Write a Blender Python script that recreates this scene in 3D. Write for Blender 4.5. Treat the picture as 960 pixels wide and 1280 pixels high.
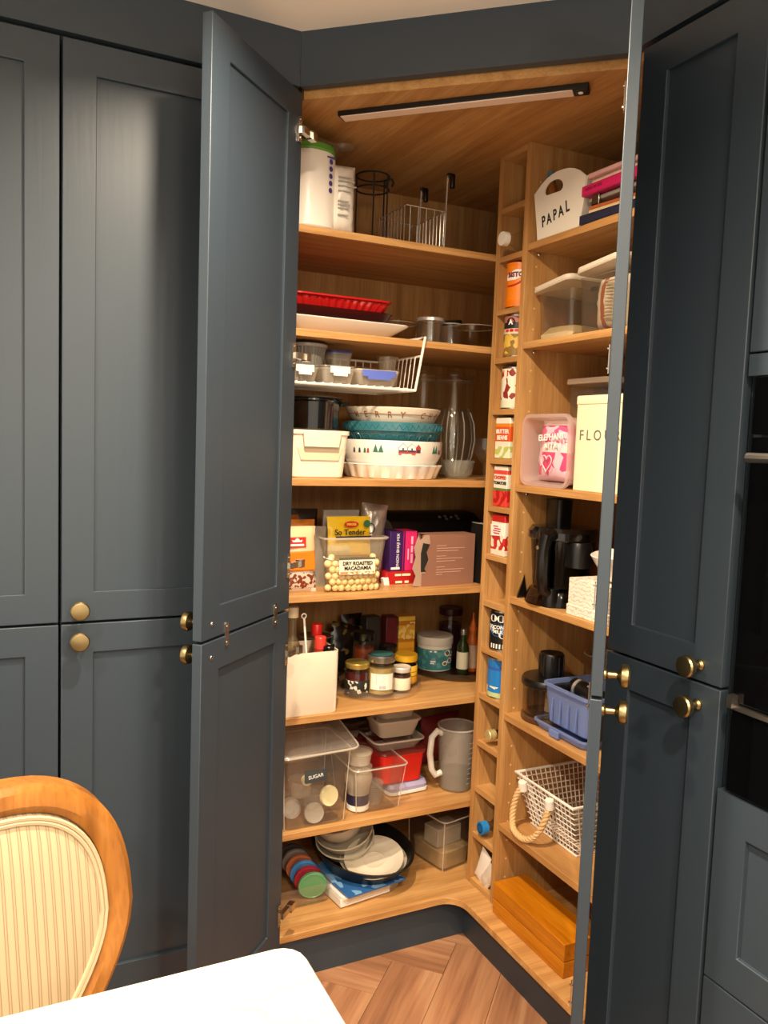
import bpy, bmesh, math, random
from mathutils import Vector, Matrix
random.seed(7)
for o in list(bpy.data.objects): bpy.data.objects.remove(o)
SC = bpy.context.scene
COL = SC.collection
PI = math.pi
R = math.radians

# ------------------------------------------------------------------ camera
CAM_H = 1.34
YAW, PITCH, ROLL, FPX = R(26.023), R(4.927), R(-2.109), 1019.84
fw = Vector((math.sin(YAW)*math.cos(PITCH), math.cos(YAW)*math.cos(PITCH), -math.sin(PITCH)))
rt = Vector((math.cos(YAW), -math.sin(YAW), 0))
dn = fw.cross(rt)
r2 = math.cos(ROLL)*rt + math.sin(ROLL)*dn
d2 = -math.sin(ROLL)*rt + math.cos(ROLL)*dn
cd = bpy.data.cameras.new('camera')
cam = bpy.data.objects.new('camera', cd); COL.objects.link(cam)
M = Matrix((r2, -d2, -fw)).transposed().to_4x4(); M.translation = Vector((0, 0, CAM_H))
cam.matrix_world = M
cd.sensor_fit = 'HORIZONTAL'; cd.sensor_width = 36; cd.lens = FPX/960*36; cd.clip_start = 0.02
SC.camera = cam

# ------------------------------------------------------------------ world, lamps, exposure
W = bpy.data.worlds.new('world'); SC.world = W; W.use_nodes = True
W.node_tree.nodes['Background'].inputs[0].default_value = (1.0, 0.86, 0.71, 1)
W.node_tree.nodes['Background'].inputs[1].default_value = 0.45
vs = SC.view_settings
vs.view_transform = 'Standard'; vs.look = 'None'; vs.gamma = 1; vs.use_curve_mapping = False
vs.exposure = 1.58
SC.cycles.transparent_max_bounces = 40      # light passes through many stacked clear walls
def downlight(x, y, power, col=(1.0, 0.83, 0.62), size=0.07, spread=150):
    l = bpy.data.lights.new('downlight', 'AREA'); l.shape = 'DISK'; l.size = size
    l.energy = power; l.color = col; l.spread = R(spread)
    o = bpy.data.objects.new('downlight', l); COL.objects.link(o); o.location = (x, y, 2.205)
    return o
downlight(0.43, 1.12, 10)
downlight(-0.55, 0.80, 7)
downlight(0.43, 0.15, 8)
downlight(-0.55, -0.15, 8)
downlight(0.43, -0.9, 9)
downlight(-0.45, -0.9, 9)
pl = bpy.data.lights.new('fill_light', 'POINT'); pl.energy = 11; pl.color = (1.0, 0.83, 0.64); pl.shadow_soft_size = 0.13  # unseen fill light added behind the camera to brighten fronts and frieze
po = bpy.data.objects.new('fill_light', pl); COL.objects.link(po); po.location = (0.22, -0.90, 1.72)

# ------------------------------------------------------------------ materials
def lin(c):
    if isinstance(c, str):
        c = c.lstrip('#'); c = [int(c[i:i+2], 16)/255 for i in (0, 2, 4)]
        c = [x/12.92 if x <= 0.04045 else ((x+0.055)/1.055)**2.4 for x in c]
    return (c[0], c[1], c[2], 1)
MATS = {}
def nodes(name):
    m = bpy.data.materials.new(name); m.use_nodes = True
    nt = m.node_tree; b = nt.nodes['Principled BSDF']
    return m, nt, b
def coords(nt, scale=(1, 1, 1), kind='Object', rot=(0, 0, 0)):
    tc = nt.nodes.new('ShaderNodeTexCoord'); mp = nt.nodes.new('ShaderNodeMapping')
    mp.inputs['Scale'].default_value = scale; mp.inputs['Rotation'].default_value = rot
    nt.links.new(tc.outputs[kind], mp.inputs[0]); return mp.outputs[0]
def pm(name, col, rough=0.5, metal=0.0, spec=0.5, bump=0.0, bscale=60, var=0.0, vscale=20, coat=0, trans=0, emit=0, sss=0):
    """plain procedural material: principled colour with noise variation and relief"""
    if name in MATS: return MATS[name]
    m, nt, b = nodes(name)
    b.inputs['Base Color'].default_value = lin(col); b.inputs['Roughness'].default_value = rough
    b.inputs['Metallic'].default_value = metal; b.inputs['Specular IOR Level'].default_value = spec
    b.inputs['Coat Weight'].default_value = coat
    b.inputs['Transmission Weight'].default_value = trans
    if sss: b.inputs['Subsurface Weight'].default_value = sss
    if emit:
        b.inputs['Emission Color'].default_value = lin(col); b.inputs['Emission Strength'].default_value = emit
    v = coords(nt)
    if var:
        n = nt.nodes.new('ShaderNodeTexNoise'); n.inputs['Scale'].default_value = vscale; n.inputs['Detail'].default_value = 4
        nt.links.new(v, n.inputs['Vector'])
        h = nt.nodes.new('ShaderNodeHueSaturation'); h.inputs['Color'].default_value = lin(col)
        mr = nt.nodes.new('ShaderNodeMapRange'); mr.inputs['To Min'].default_value = 1-var; mr.inputs['To Max'].default_value = 1+var
        nt.links.new(n.outputs['Fac'], mr.inputs['Value']); nt.links.new(mr.outputs[0], h.inputs['Value'])
        nt.links.new(h.outputs[0], b.inputs['Base Color'])
    if bump:
        n = nt.nodes.new('ShaderNodeTexNoise'); n.inputs['Scale'].default_value = bscale; n.inputs['Detail'].default_value = 3
        nt.links.new(v, n.inputs['Vector'])
        bp = nt.nodes.new('ShaderNodeBump'); bp.inputs['Strength'].default_value = bump; bp.inputs['Distance'].default_value = 0.002
        nt.links.new(n.outputs['Fac'], bp.inputs['Height']); nt.links.new(bp.outputs[0], b.inputs['Normal'])
    MATS[name] = m; return m
def wood(name, c1, c2, c3, grain='X', rough=0.42, scale=1.0, bump=0.12, spec=0.4, ring=1.0):
    """long-grained timber: stretched noise + fine pores along one object axis"""
    m, nt, b = nodes(name)
    s = {'X': (1.2, 22, 22), 'Y': (22, 1.2, 22), 'Z': (22, 22, 1.2)}[grain]
    v = coords(nt, tuple(a*scale for a in s))
    oi = nt.nodes.new('ShaderNodeObjectInfo')
    ad = nt.nodes.new('ShaderNodeVectorMath'); ad.operation = 'ADD'
    mu = nt.nodes.new('ShaderNodeVectorMath'); mu.operation = 'SCALE'; mu.inputs['Scale'].default_value = 37
    nt.links.new(oi.outputs['Random'], mu.inputs[0]); nt.links.new(v, ad.inputs[0]); nt.links.new(mu.outputs[0], ad.inputs[1])
    n1 = nt.nodes.new('ShaderNodeTexNoise'); n1.inputs['Scale'].default_value = 1.0; n1.inputs['Detail'].default_value = 6; n1.inputs['Distortion'].default_value = 0.6*ring
    nt.links.new(ad.outputs[0], n1.inputs['Vector'])
    n2 = nt.nodes.new('ShaderNodeTexNoise'); n2.inputs['Scale'].default_value = 7; n2.inputs['Detail'].default_value = 2
    nt.links.new(ad.outputs[0], n2.inputs['Vector'])
    r = nt.nodes.new('ShaderNodeValToRGB'); e = r.color_ramp.elements
    e[0].position = 0.28; e[0].color = lin(c1); e[1].position = 0.72; e[1].color = lin(c3)
    k = e.new(0.5); k.color = lin(c2)
    nt.links.new(n1.outputs['Fac'], r.inputs[0])
    mx = nt.nodes.new('ShaderNodeMix'); mx.data_type = 'RGBA'; mx.blend_type = 'MULTIPLY'; mx.inputs[0].default_value = 0.28
    nt.links.new(r.outputs[0], mx.inputs[6])
    r2_ = nt.nodes.new('ShaderNodeValToRGB'); r2_.color_ramp.elements[0].position = 0.35; r2_.color_ramp.elements[0].color = (0.45, 0.40, 0.36, 1); r2_.color_ramp.elements[1].position = 0.55
    nt.links.new(n2.outputs['Fac'], r2_.inputs[0]); nt.links.new(r2_.outputs[0], mx.inputs[7])
    nt.links.new(mx.outputs[2], b.inputs['Base Color'])
    b.inputs['Roughness'].default_value = rough; b.inputs['Specular IOR Level'].default_value = spec
    bp = nt.nodes.new('ShaderNodeBump'); bp.inputs['Strength'].default_value = bump; bp.inputs['Distance'].default_value = 0.001
    nt.links.new(n2.outputs['Fac'], bp.inputs['Height']); nt.links.new(bp.outputs[0], b.inputs['Normal'])
    MATS[name] = m; return m
def painted(name, col, grain='Z'):
    """satin paint over open ash grain"""
    m, nt, b = nodes(name)
    s = {'X': (3, 60, 60), 'Z': (60, 60, 3)}[grain]
    v = coords(nt, s)
    n = nt.nodes.new('ShaderNodeTexNoise'); n.inputs['Scale'].default_value = 1; n.inputs['Detail'].default_value = 4; n.inputs['Distortion'].default_value = 0.8
    nt.links.new(v, n.inputs['Vector'])
    r = nt.nodes.new('ShaderNodeMapRange'); r.inputs['From Min'].default_value = 0.35; r.inputs['From Max'].default_value = 0.65
    nt.links.new(n.outputs['Fac'], r.inputs[0])
    bp = nt.nodes.new('ShaderNodeBump'); bp.inputs['Strength'].default_value = 0.10; bp.inputs['Distance'].default_value = 0.0008
    nt.links.new(r.outputs[0], bp.inputs['Height']); nt.links.new(bp.outputs[0], b.inputs['Normal'])
    b.inputs['Base Color'].default_value = lin(col); b.inputs['Roughness'].default_value = 0.45; b.inputs['Specular IOR Level'].default_value = 0.5
    MATS[name] = m; return m
def clear(name, tint='#ffffff', haze=0.06, rough=0.08, body='#ffffff', edge=0.55):
    """thin see-through wall: tinted transparency, a mirror skin that thickens at grazing angles, a little milky haze"""
    if name in MATS: return MATS[name]
    m, nt, b = nodes(name)
    t = nt.nodes.new('ShaderNodeBsdfTransparent'); t.inputs[0].default_value = lin(tint)
    g = nt.nodes.new('ShaderNodeBsdfGlossy'); g.inputs['Roughness'].default_value = rough
    b.inputs['Base Color'].default_value = lin(body); b.inputs['Roughness'].default_value = max(rough, 0.15)
    lw = nt.nodes.new('ShaderNodeLayerWeight'); lw.inputs[0].default_value = 0.5
    pw = nt.nodes.new('ShaderNodeMath'); pw.operation = 'POWER'; pw.inputs[1].default_value = 3.5
    nt.links.new(lw.outputs['Facing'], pw.inputs[0])
    mr = nt.nodes.new('ShaderNodeMapRange'); mr.inputs['To Min'].default_value = 0.04; mr.inputs['To Max'].default_value = edge
    nt.links.new(pw.outputs[0], mr.inputs[0])
    tl = nt.nodes.new('ShaderNodeBsdfTranslucent'); tl.inputs[0].default_value = lin(body)
    m0 = nt.nodes.new('ShaderNodeMixShader'); m0.inputs[0].default_value = 0.4
    nt.links.new(b.outputs[0], m0.inputs[1]); nt.links.new(tl.outputs[0], m0.inputs[2])
    m1 = nt.nodes.new('ShaderNodeMixShader'); m2 = nt.nodes.new('ShaderNodeMixShader'); m2.inputs[0].default_value = haze
    nt.links.new(mr.outputs[0], m1.inputs[0]); nt.links.new(t.outputs[0], m1.inputs[1]); nt.links.new(g.outputs[0], m1.inputs[2])
    nt.links.new(m1.outputs[0], m2.inputs[1]); nt.links.new(m0.outputs[0], m2.inputs[2])
    nt.links.new(m2.outputs[0], nt.nodes['Material Output'].inputs[0])
    MATS[name] = m; return m
def bands(name, stops, axis='Z', rough=0.4, metal=0, speckle=None, spos=(0, 1), sscale=60, samt=0.5, kind='Generated', coat=0):
    """printed wrapper: hard colour bands along one axis of the piece, optional blotchy print"""
    if name in MATS: return MATS[name]
    m, nt, b = nodes(name)
    tc = nt.nodes.new('ShaderNodeTexCoord'); sp = nt.nodes.new('ShaderNodeSeparateXYZ')
    nt.links.new(tc.outputs[kind], sp.inputs[0])
    r = nt.nodes.new('ShaderNodeValToRGB'); r.color_ramp.interpolation = 'CONSTANT'
    e = r.color_ramp.elements
    e[0].position = stops[0][0]; e[0].color = lin(stops[0][1])
    while len(e) > 1 and len(stops) == 1: e.remove(e[1])
    if len(stops) > 1:
        e[1].position = stops[1][0]; e[1].color = lin(stops[1][1])
        for p, c in stops[2:]:
            k = e.new(p); k.color = lin(c)
    nt.links.new(sp.outputs['XYZ'.index(axis)], r.inputs[0])
    out = r.outputs[0]
    if speckle:
        n = nt.nodes.new('ShaderNodeTexVoronoi'); n.inputs['Scale'].default_value = sscale
        nt.links.new(tc.outputs['Object'], n.inputs['Vector'])
        gt = nt.nodes.new('ShaderNodeMath'); gt.operation = 'LESS_THAN'; gt.inputs[1].default_value = samt
        sx = nt.nodes.new('ShaderNodeSeparateColor'); nt.links.new(n.outputs['Color'], sx.inputs[0]); nt.links.new(sx.outputs[0], gt.inputs[0])
        a1 = nt.nodes.new('ShaderNodeMath'); a1.operation = 'GREATER_THAN'; a1.inputs[1].default_value = spos[0]
        a2 = nt.nodes.new('ShaderNodeMath'); a2.operation = 'LESS_THAN'; a2.inputs[1].default_value = spos[1]
        z = sp.outputs['XYZ'.index(axis)]
        nt.links.new(z, a1.inputs[0]); nt.links.new(z, a2.inputs[0])
        p1 = nt.nodes.new('ShaderNodeMath'); p1.operation = 'MULTIPLY'; p2 = nt.nodes.new('ShaderNodeMath'); p2.operation = 'MULTIPLY'
        nt.links.new(a1.outputs[0], p1.inputs[0]); nt.links.new(a2.outputs[0], p1.inputs[1])
        nt.links.new(p1.outputs[0], p2.inputs[0]); nt.links.new(gt.outputs[0], p2.inputs[1])
        mx = nt.nodes.new('ShaderNodeMix'); mx.data_type = 'RGBA'; mx.inputs[7].default_value = lin(speckle)
        nt.links.new(p2.outputs[0], mx.inputs[0]); nt.links.new(out, mx.inputs[6]); out = mx.outputs[2]
    nt.links.new(out, b.inputs['Base Color'])
    b.inputs['Roughness'].default_value = rough; b.inputs['Metallic'].default_value = metal; b.inputs['Coat Weight'].default_value = coat
    MATS[name] = m; return m

BLUE = painted('slate_blue_paint', '#313c46')
BLUEX = painted('slate_blue_paint_horizontal', '#313c46', 'X')
OAKX = wood('oak_grain_x', '#aa7a45', '#c08e54', '#cfa268', 'X', scale=1.5)
OAKY = wood('oak_grain_y', '#aa7a45', '#c08e54', '#cfa268', 'Y', scale=1.5)
OAKZ = wood('oak_grain_z', '#aa7a45', '#c08e54', '#cfa268', 'Z', scale=1.5)
PLANK = wood('oak_floor_plank', '#7d543c', '#9f7050', '#b68a66', 'X', rough=0.45, scale=0.8, bump=0.2, ring=2.0)
BRASS = pm('antique_brass', '#a8956a', 0.33, 1.0, var=0.1)
NICKEL = pm('nickel', '#c9c2b4', 0.25, 1.0)
DARKHOLE = pm('dark_gap', '#14171a', 0.8)

# ------------------------------------------------------------------ mesh helpers
class MB:
    def __init__(s): s.v = []; s.f = []
    def add(s, v, f):
        k = len(s.v); s.v += [tuple(p) for p in v]; s.f += [tuple(i+k for i in q) for q in f]; return s
    def box(s, x0, x1, y0, y1, z0, z1):
        return s.add([(x0,y0,z0),(x1,y0,z0),(x1,y1,z0),(x0,y1,z0),(x0,y0,z1),(x1,y0,z1),(x1,y1,z1),(x0,y1,z1)],
                     [(0,3,2,1),(4,5,6,7),(0,1,5,4),(1,2,6,5),(2,3,7,6),(3,0,4,7)])
    def prism(s, poly, z0, z1):
        n = len(poly)
        return s.add([(x,y,z0) for x,y in poly]+[(x,y,z1) for x,y in poly],
                     [tuple(range(n-1,-1,-1)), tuple(range(n,2*n))]+[(i,(i+1)%n,n+(i+1)%n,n+i) for i in range(n)])
    def loft(s, rings, cap0=True, cap1=True):
        n = len(rings[0]); v = [p for r in rings for p in r]; f = []
        for k in range(len(rings)-1):
            for i in range(n):
                j = (i+1) % n; f.append((k*n+i, k*n+j, (k+1)*n+j, (k+1)*n+i))
        if cap0: f.append(tuple(range(n-1,-1,-1)))
        if cap1: f.append(tuple((len(rings)-1)*n+i for i in range(n)))
        return s.add(v, f)
    def lathe(s, prof, c=(0,0,0), n=28, sx=1, sy=1, cap0=True, cap1=True):
        rings = [[(c[0]+sx*r*math.cos(2*PI*i/n), c[1]+sy*r*math.sin(2*PI*i/n), c[2]+z) for i in range(n)] for r, z in prof]
        return s.loft(rings, cap0, cap1)
    def tube(s, pts, r, n=8, closed=False):
        pts = [Vector(p) for p in pts]; m = len(pts); rings = []; up = None
        for i, p in enumerate(pts):
            a = pts[(i-1) % m] if (closed or i) else p; b = pts[(i+1) % m] if (closed or i < m-1) else p
            t = (b-a).normalized()
            if up is None: up = t.orthogonal().normalized()
            u = (up - t*up.dot(t)); u = u.normalized() if u.length > 1e-6 else t.orthogonal().normalized()
            w = t.cross(u); up = u
            rr = r[i] if isinstance(r, (list, tuple)) else r
            rings.append([p + u*rr*math.cos(2*PI*k/n) + w*rr*math.sin(2*PI*k/n) for k in range(n)])
        if closed: return s.loft(rings+[rings[0]], False, False)
        return s.loft(rings)
    def bar(s, a, b, r, n=6): return s.tube([a, b], r, n)
    def sphere(s, c, r, n=12, m=8, sz=1):
        prof = [(max(1e-5, r*math.sin(PI*i/m)), -r*sz*math.cos(PI*i/m)) for i in range(m+1)]
        return s.lathe(prof, c, n)
    def xf(s, mat, start=0):
        s.v[start:] = [tuple(mat @ Vector(p)) for p in s.v[start:]]; return s
def rr(w, d, r, z, cx=0, cy=0, k=5):
    """rounded rectangle ring"""
    r = min(r, w/2-1e-4, d/2-1e-4); out = []
    for sx, sy, a0 in ((1,1,0),(-1,1,90),(-1,-1,180),(1,-1,270)):
        for i in range(k):
            a = R(a0+90*i/(k-1)); out.append((cx+sx*(w/2-r)+r*math.cos(a), cy+sy*(d/2-r)+r*math.sin(a), z))
    return out
def tub(w, d, h, t=0.002, r=0.015, taper=0.9, rim=0.004, floor=None, rimh=0.004):
    """open rounded tub with wall thickness and rolled rim"""
    b = MB(); f = floor or t
    b.loft([rr(w*taper-2*rr_, d*taper-2*rr_, r, z) for rr_, z in ((0.004,0),(0,0.004))] +
           [rr(w, d, r, h-rimh-0.001), rr(w+2*rim, d+2*rim, r+rim, h-rimh), rr(w+2*rim, d+2*rim, r+rim, h), rr(w-2*t, d-2*t, max(r-t, .002), h),
            rr(w*taper-2*t, d*taper-2*t, max(r-t, .002), f)])
    return b
def mesh(name, mb, smooth=35):
    me = bpy.data.meshes.new(name); me.from_pydata(mb.v, [], mb.f); 
    bm = bmesh.new(); bm.from_mesh(me); bmesh.ops.recalc_face_normals(bm, faces=bm.faces); bm.to_mesh(me); bm.free()
    if smooth:
        me.shade_smooth(); me.set_sharp_from_angle(angle=R(smooth))
    return me
def link(name, me, mat, parent=None, loc=(0,0,0), rot=(0,0,0), bev=0, seg=2):
    o = bpy.data.objects.new(name, me); COL.objects.link(o)
    if mat and not me.materials: me.materials.append(mat)
    o.location = loc; o.rotation_euler = rot; o.parent = parent
    if bev:
        b = o.modifiers.new('bevel', 'BEVEL'); b.width = bev; b.segments = seg; b.limit_method = 'ANGLE'; b.angle_limit = R(40)
        b.harden_normals = False
    return o
def obj(name, mb, mat, parent=None, loc=(0,0,0), rot=(0,0,0), bev=0, seg=2, smooth=35):
    return link(name, mesh(name, mb, smooth), mat, parent, loc, rot, bev, seg)
def tag(o, label, cat, group=None):
    o['label'] = label; o['category'] = cat
    if group: o['group'] = group
    return o
def thing(name, label, cat, loc=(0,0,0), rz=0, group=None):
    o = bpy.data.objects.new(name, None); COL.objects.link(o); o.empty_display_size = 0.05
    o.location = loc; o.rotation_euler = (0,0,R(rz)); return tag(o, label, cat, group)
def struct(o): o['kind'] = 'structure'; return o
def plabel(o, s): o['label'] = s; return o
def letters(text, size, mat, parent, loc, rot=(PI/2,0,0), align='CENTER', ext=0.0004, bend=None, sx=1, spacing=1.0, shear=0, name='lettering', bold=0):
    """flat lettering; bend = cylinder radius (text then wraps the +front of a can standing at the parent's origin)"""
    c = bpy.data.curves.new('t', 'FONT'); c.body = text; c.size = size; c.align_x = align; c.align_y = 'CENTER'; c.extrude = 0 if bend else ext
    c.space_character = spacing; c.shear = shear; c.offset = bold; c.resolution_u = 3
    t = bpy.data.objects.new('t', c); COL.objects.link(t)
    dg = bpy.context.evaluated_depsgraph_get(); me = bpy.data.meshes.new_from_object(t.evaluated_get(dg))
    bpy.data.objects.remove(t); me.name = name
    me.materials.clear()
    if bend:
        for v in me.vertices:
            a = -v.co.x*sx/bend; v.co = Vector((-bend*math.sin(a), -bend*math.cos(a), v.co.y))
        rot = (0, 0, rot[2])
    elif sx != 1:
        for v in me.vertices: v.co.x *= sx
    return link(name, me, mat, parent, loc, rot)
def dashes(parent, x0, z0, rows, y, mat, h=0.0022, gap=0.0045, th=0.0006, name='print_line'):
    """illegible small print: rows of (offset, width) strokes on a front face"""
    for i, row in enumerate(rows):
        for a, w in row: obj(name, MB().box(x0+a, x0+a+w, y-th, y+0.0004, z0-i*gap-h, z0-i*gap), mat, parent)
def wrapmark(parent, pts, r, a0, mat, name='print_mark'):
    """flat printed patch wrapped on a can of radius r; pts are (arc, z)"""
    obj(name, MB().add([(r*math.sin(R(a0)+x/r), -r*math.cos(R(a0)+x/r), z) for x, z in pts], [tuple(range(len(pts)))]), mat, parent, smooth=0)
def ell(w, h, z, x=0, n=20): return [(x+w*math.cos(2*PI*i/n), z+h*math.sin(2*PI*i/n)) for i in range(n)]
INK = pm('black_ink', '#151414', 0.6)
WINK = pm('white_ink', '#f3efe8', 0.6)

# ================================================================== THE SETTING
S2 = math.sqrt(0.5)
# floor slab with herringbone planks (45 degrees to the walls)
floor = struct(obj('floor', MB().box(-2.2, 2.0, -1.6, 2.4, -0.06, -0.013), pm('screed', '#4a3a2c', 0.9)))
PW, PL = 0.137, 0.548
pme = mesh('plank', MB().box(0.0006, PL-0.0006, 0.0006, PW-0.0006, -0.0135, 0), 0)
def uvxy(u, v): return ((u+v)*S2, (u-v)*S2)
u0, v0 = 1.919-PL, -0.593
for m_ in range(-3, 4):
    for k in range(-14, 16):
        bu, bv = u0+k*PW+m_*PL, v0+k*PW-m_*PL
        for kind in (0, 1):
            if kind == 0: cu, cv = bu+PL/2, bv+PW/2
            else: cu, cv = bu+PW/2, bv+PW+PL/2
            cx, cy = uvxy(cu, cv)
            if not (-0.75 < cx < 1.30 and 0.25 < cy < 2.02): continue
            # plank local X = length, Y = width
            ang = PI/4 if kind == 0 else -PI/4
            o = link('plank', pme, PLANK, floor)
            ox, oy = cx-(PL/2*math.cos(ang)-PW/2*math.sin(ang)), cy-(PL/2*math.sin(ang)+PW/2*math.cos(ang))
            o.location = (ox, oy, 0); o.rotation_euler = (0, 0, ang)
ceiling = struct(obj('ceiling', MB().box(-2.2, 2.0, -1.6, 2.4, 2.2141, 2.26), pm('ceiling_paint', '#fdf4e8', 0.9)))
struct(obj('wall_back', MB().box(-2.2, 2.0, 2.34, 2.4, -0.01, 2.214), pm('wall_paint', '#e9dcc8', 0.9)))
struct(obj('wall_right', MB().box(1.72, 2.0, -1.6, 2.34, -0.01, 2.214), MATS['wall_paint']))
YF, XF = 1.749, 1.111           # front planes of the two runs
ZT, ZB = 2.10, 0.125
LC, RC = (0.614, 1.749), (1.111, 1.279)   # ends of the diagonal head
struct(obj('trim_1', MB().box(-0.9, 0.6135, YF, YF+0.022, ZT, 2.2141), BLUEX))
struct(obj('trim_2', MB().prism([LC, RC, (1.127, 1.294), (0.630, 1.764)], ZT, 2.2141), BLUEX))
struct(obj('trim_3', MB().box(XF, XF+0.022, -0.3, 1.2785, ZT, 2.2141), BLUEX))

# ------------------------------------------------------------------ doors, knobs, hinges
def door_mesh(w, h, t=0.021, st=0.063, rail=0.061, dep=0.008):
    """shaker frame: local x 0..w, y 0 (front)..t, z 0..h, open middle"""
    b = MB()
    o = [(0,0),(w,0),(w,h),(0,h)]; i = [(st,rail),(w-st,rail),(w-st,h-rail),(st,h-rail)]
    v = []
    for ring in (o, i):
        for y in (0, t): v += [(x, y, z) for x, z in ring]
    f = []
    for k in range(4):
        j = (k+1) % 4
        f += [(k, j, 8+j, 8+k), (4+k, 12+k, 12+j, 4+j), (k, 4+k, 4+j, j), (8+k, 8+j, 12+j, 12+k)]
    return b.add(v, f)
def make_door(parent, w, h, loc, rot, t=0.021, st=0.063, rail=0.061):
    d = obj('door', door_mesh(w, h, t, st, rail), BLUE, parent, loc, rot, bev=0.0015)
    obj('panel', MB().box(st-0.002, w-st+0.002, 0.0085, t-0.0055, rail-0.002, h-rail+0.002), BLUE, d)
    return d
KN = MB().lathe([(0.0085,0),(0.0085,0.003),(0.0055,0.006),(0.0050,0.018),(0.0085,0.021),(0.0155,0.024),(0.0168,0.027),(0.0168,0.033),(0.0150,0.0355),(0.0125,0.036),(0.0001,0.0362)], n=28)
KN.xf(Matrix.Scale(1.14, 4)); KN.xf(Matrix.Rotation(R(90), 4, 'X'))     # points to -y (out of the door front)
KNM = mesh('knob', KN)
def knob(d, x, z): return link('knob', KNM, BRASS, d, (x, 0, z))
HG = MB().box(0, 0.014, 0.001, 0.0035, -0.027, 0.027)       # plate on the inner face
HG.lathe([(0.0035,0),(0.0035,0.002),(0.001,0.003)], (0.007,0.0035,0.019), 8); HG.lathe([(0.0035,0),(0.0035,0.002),(0.001,0.003)], (0.007,0.0035,-0.019), 8)
HGM = mesh('hinge_plate', HG)
HA = MB().box(-0.036, 0.007, 0.002, 0.013, -0.007, 0.007).box(-0.050, -0.030, 0.002, 0.017, -0.009, 0.009)
HAM = mesh('hinge_arm', HA)

# ------------------------------------------------------------------ tall cabinets, left run
def tall_left(x0, x1, label, knobx=None):
    t = thing('tall_cabinet', label, 'cabinet', (x0, YF, 0))
    w = x1-x0
    obj('carcass', MB().box(0.002, w-0.002, 0.024, 0.55, ZB-0.02, 2.098), BLUE, t)
    obj('plinth', MB().box(0, w, 0.06, 0.08, 0, ZB-0.02), BLUEX, t)
    for z0, z1, kz in ((ZB, 0.9445, 0.915), (0.9495, 2.090, 0.978)):
        d = make_door(t, w-0.005, z1-z0, (0.0025, 0, z0), (0,0,0))
        if knobx is not None: knob(d, knobx-x0-0.0025, kz-z0)
    return t
tall_left(-0.325, 0.131, 'dark blue shaker tall cabinet at the far left edge behind the chair')
tall_left(0.131, 0.588, 'dark blue shaker tall cabinet with two brass knobs beside the open left larder door', 0.166)

# ------------------------------------------------------------------ right run
t = thing('tall_cabinet', 'dark blue shaker tall cabinet with two brass knobs between larder and ovens', 'cabinet', (XF, 0.955, 0))
RW = 1.240-0.955
obj('carcass', MB().box(0.024, 0.5, 0.002, RW-0.009, ZB-0.02, 2.098), BLUE, t)
obj('plinth', MB().box(0.06, 0.08, 0, RW, 0, ZB-0.02), BLUEX, t)
for z0, z1, kz in ((ZB, 0.9415, 0.905), (0.9465, 2.090, 0.975)):
    d = make_door(t, RW-0.004, z1-z0, (0, RW-0.002, z0), (0,0,R(-90)))     # local x runs towards the camera
    knob(d, RW-0.004-0.046, kz-z0)
oh = thing('oven_housing', 'dark blue tall oven housing with shaker drawer fronts at the right edge', 'cabinet', (XF, 0.35, 0))
OW = 0.951-0.35
obj('carcass', MB().box(0.024, 0.5, 0.002, 0.018, ZB-0.02, 2.098).box(0.024, 0.5, OW-0.018, OW-0.002, ZB-0.02, 2.098).box(0.024, 0.5, 0.018, OW-0.018, ZB-0.02, 0.78).box(0.024, 0.5, 0.018, OW-0.018, 1.47, 2.098), BLUE, oh)
obj('plinth', MB().box(0.06, 0.08, 0, OW, 0, ZB-0.02), BLUEX, oh)
make_door(oh, OW-0.004, 2.09-1.5055, (0, OW-0.002, 1.5055), (0,0,R(-90)))
obj('filler_rail', MB().box(0.0, 0.021, 0.002, OW-0.002, 1.467, 1.5025), BLUEX, oh, bev=0.001)
for z0, z1 in ((0.4435, 0.776), (ZB, 0.4405)):
    d = obj('drawer_front', door_mesh(OW-0.004, z1-z0, rail=0.065), BLUE, oh, (0, OW-0.002, z0), (0,0,R(-90)), bev=0.0015)
    obj('panel', MB().box(0.061, OW-0.065, 0.0085, 0.0155, 0.063, z1-z0-0.063), BLUE, d)
ov = thing('double_oven', 'black glass built-in double oven with steel handle bar in the right cabinet', 'oven', (XF, 0.36, 0.781))
BG = pm('black_oven_glass', '#040405', 0.06, 0, 0.6); SS = pm('brushed_steel', '#b9b3aa', 0.3, 1.0, var=0.05)
W_ = 0.951-0.36-0.021
obj('lower_door', MB().box(-0.004, 0.03, 0, W_, 0.0, 0.138), BG, ov, bev=0.002)
obj('trim_bar', MB().box(-0.010, 0.02, 0, W_, 0.141, 0.149), SS, ov)
obj('bar_end', MB().box(-0.018, -0.001, W_-0.012, W_-0.002, 0.145, 0.166), SS, ov)
obj('upper_door', MB().box(-0.004, 0.03, 0, W_, 0.152, 0.588), BG, ov, bev=0.002)
obj('control_panel', MB().box(-0.006, 0.03, 0, W_, 0.592, 0.684), BG, ov, bev=0.002)
h = obj('handle', MB().tube([(-0.044, 0.03, 0.555), (-0.044, W_-0.030, 0.555)], 0.008, 10), SS, ov)
obj('handle_mount', MB().bar((-0.044, 0.06, 0.555), (0, 0.06, 0.555), 0.005), SS, h)
obj('handle_mount', MB().bar((-0.044, W_-0.05, 0.555), (0, W_-0.05, 0.555), 0.005), SS, h)

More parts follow.
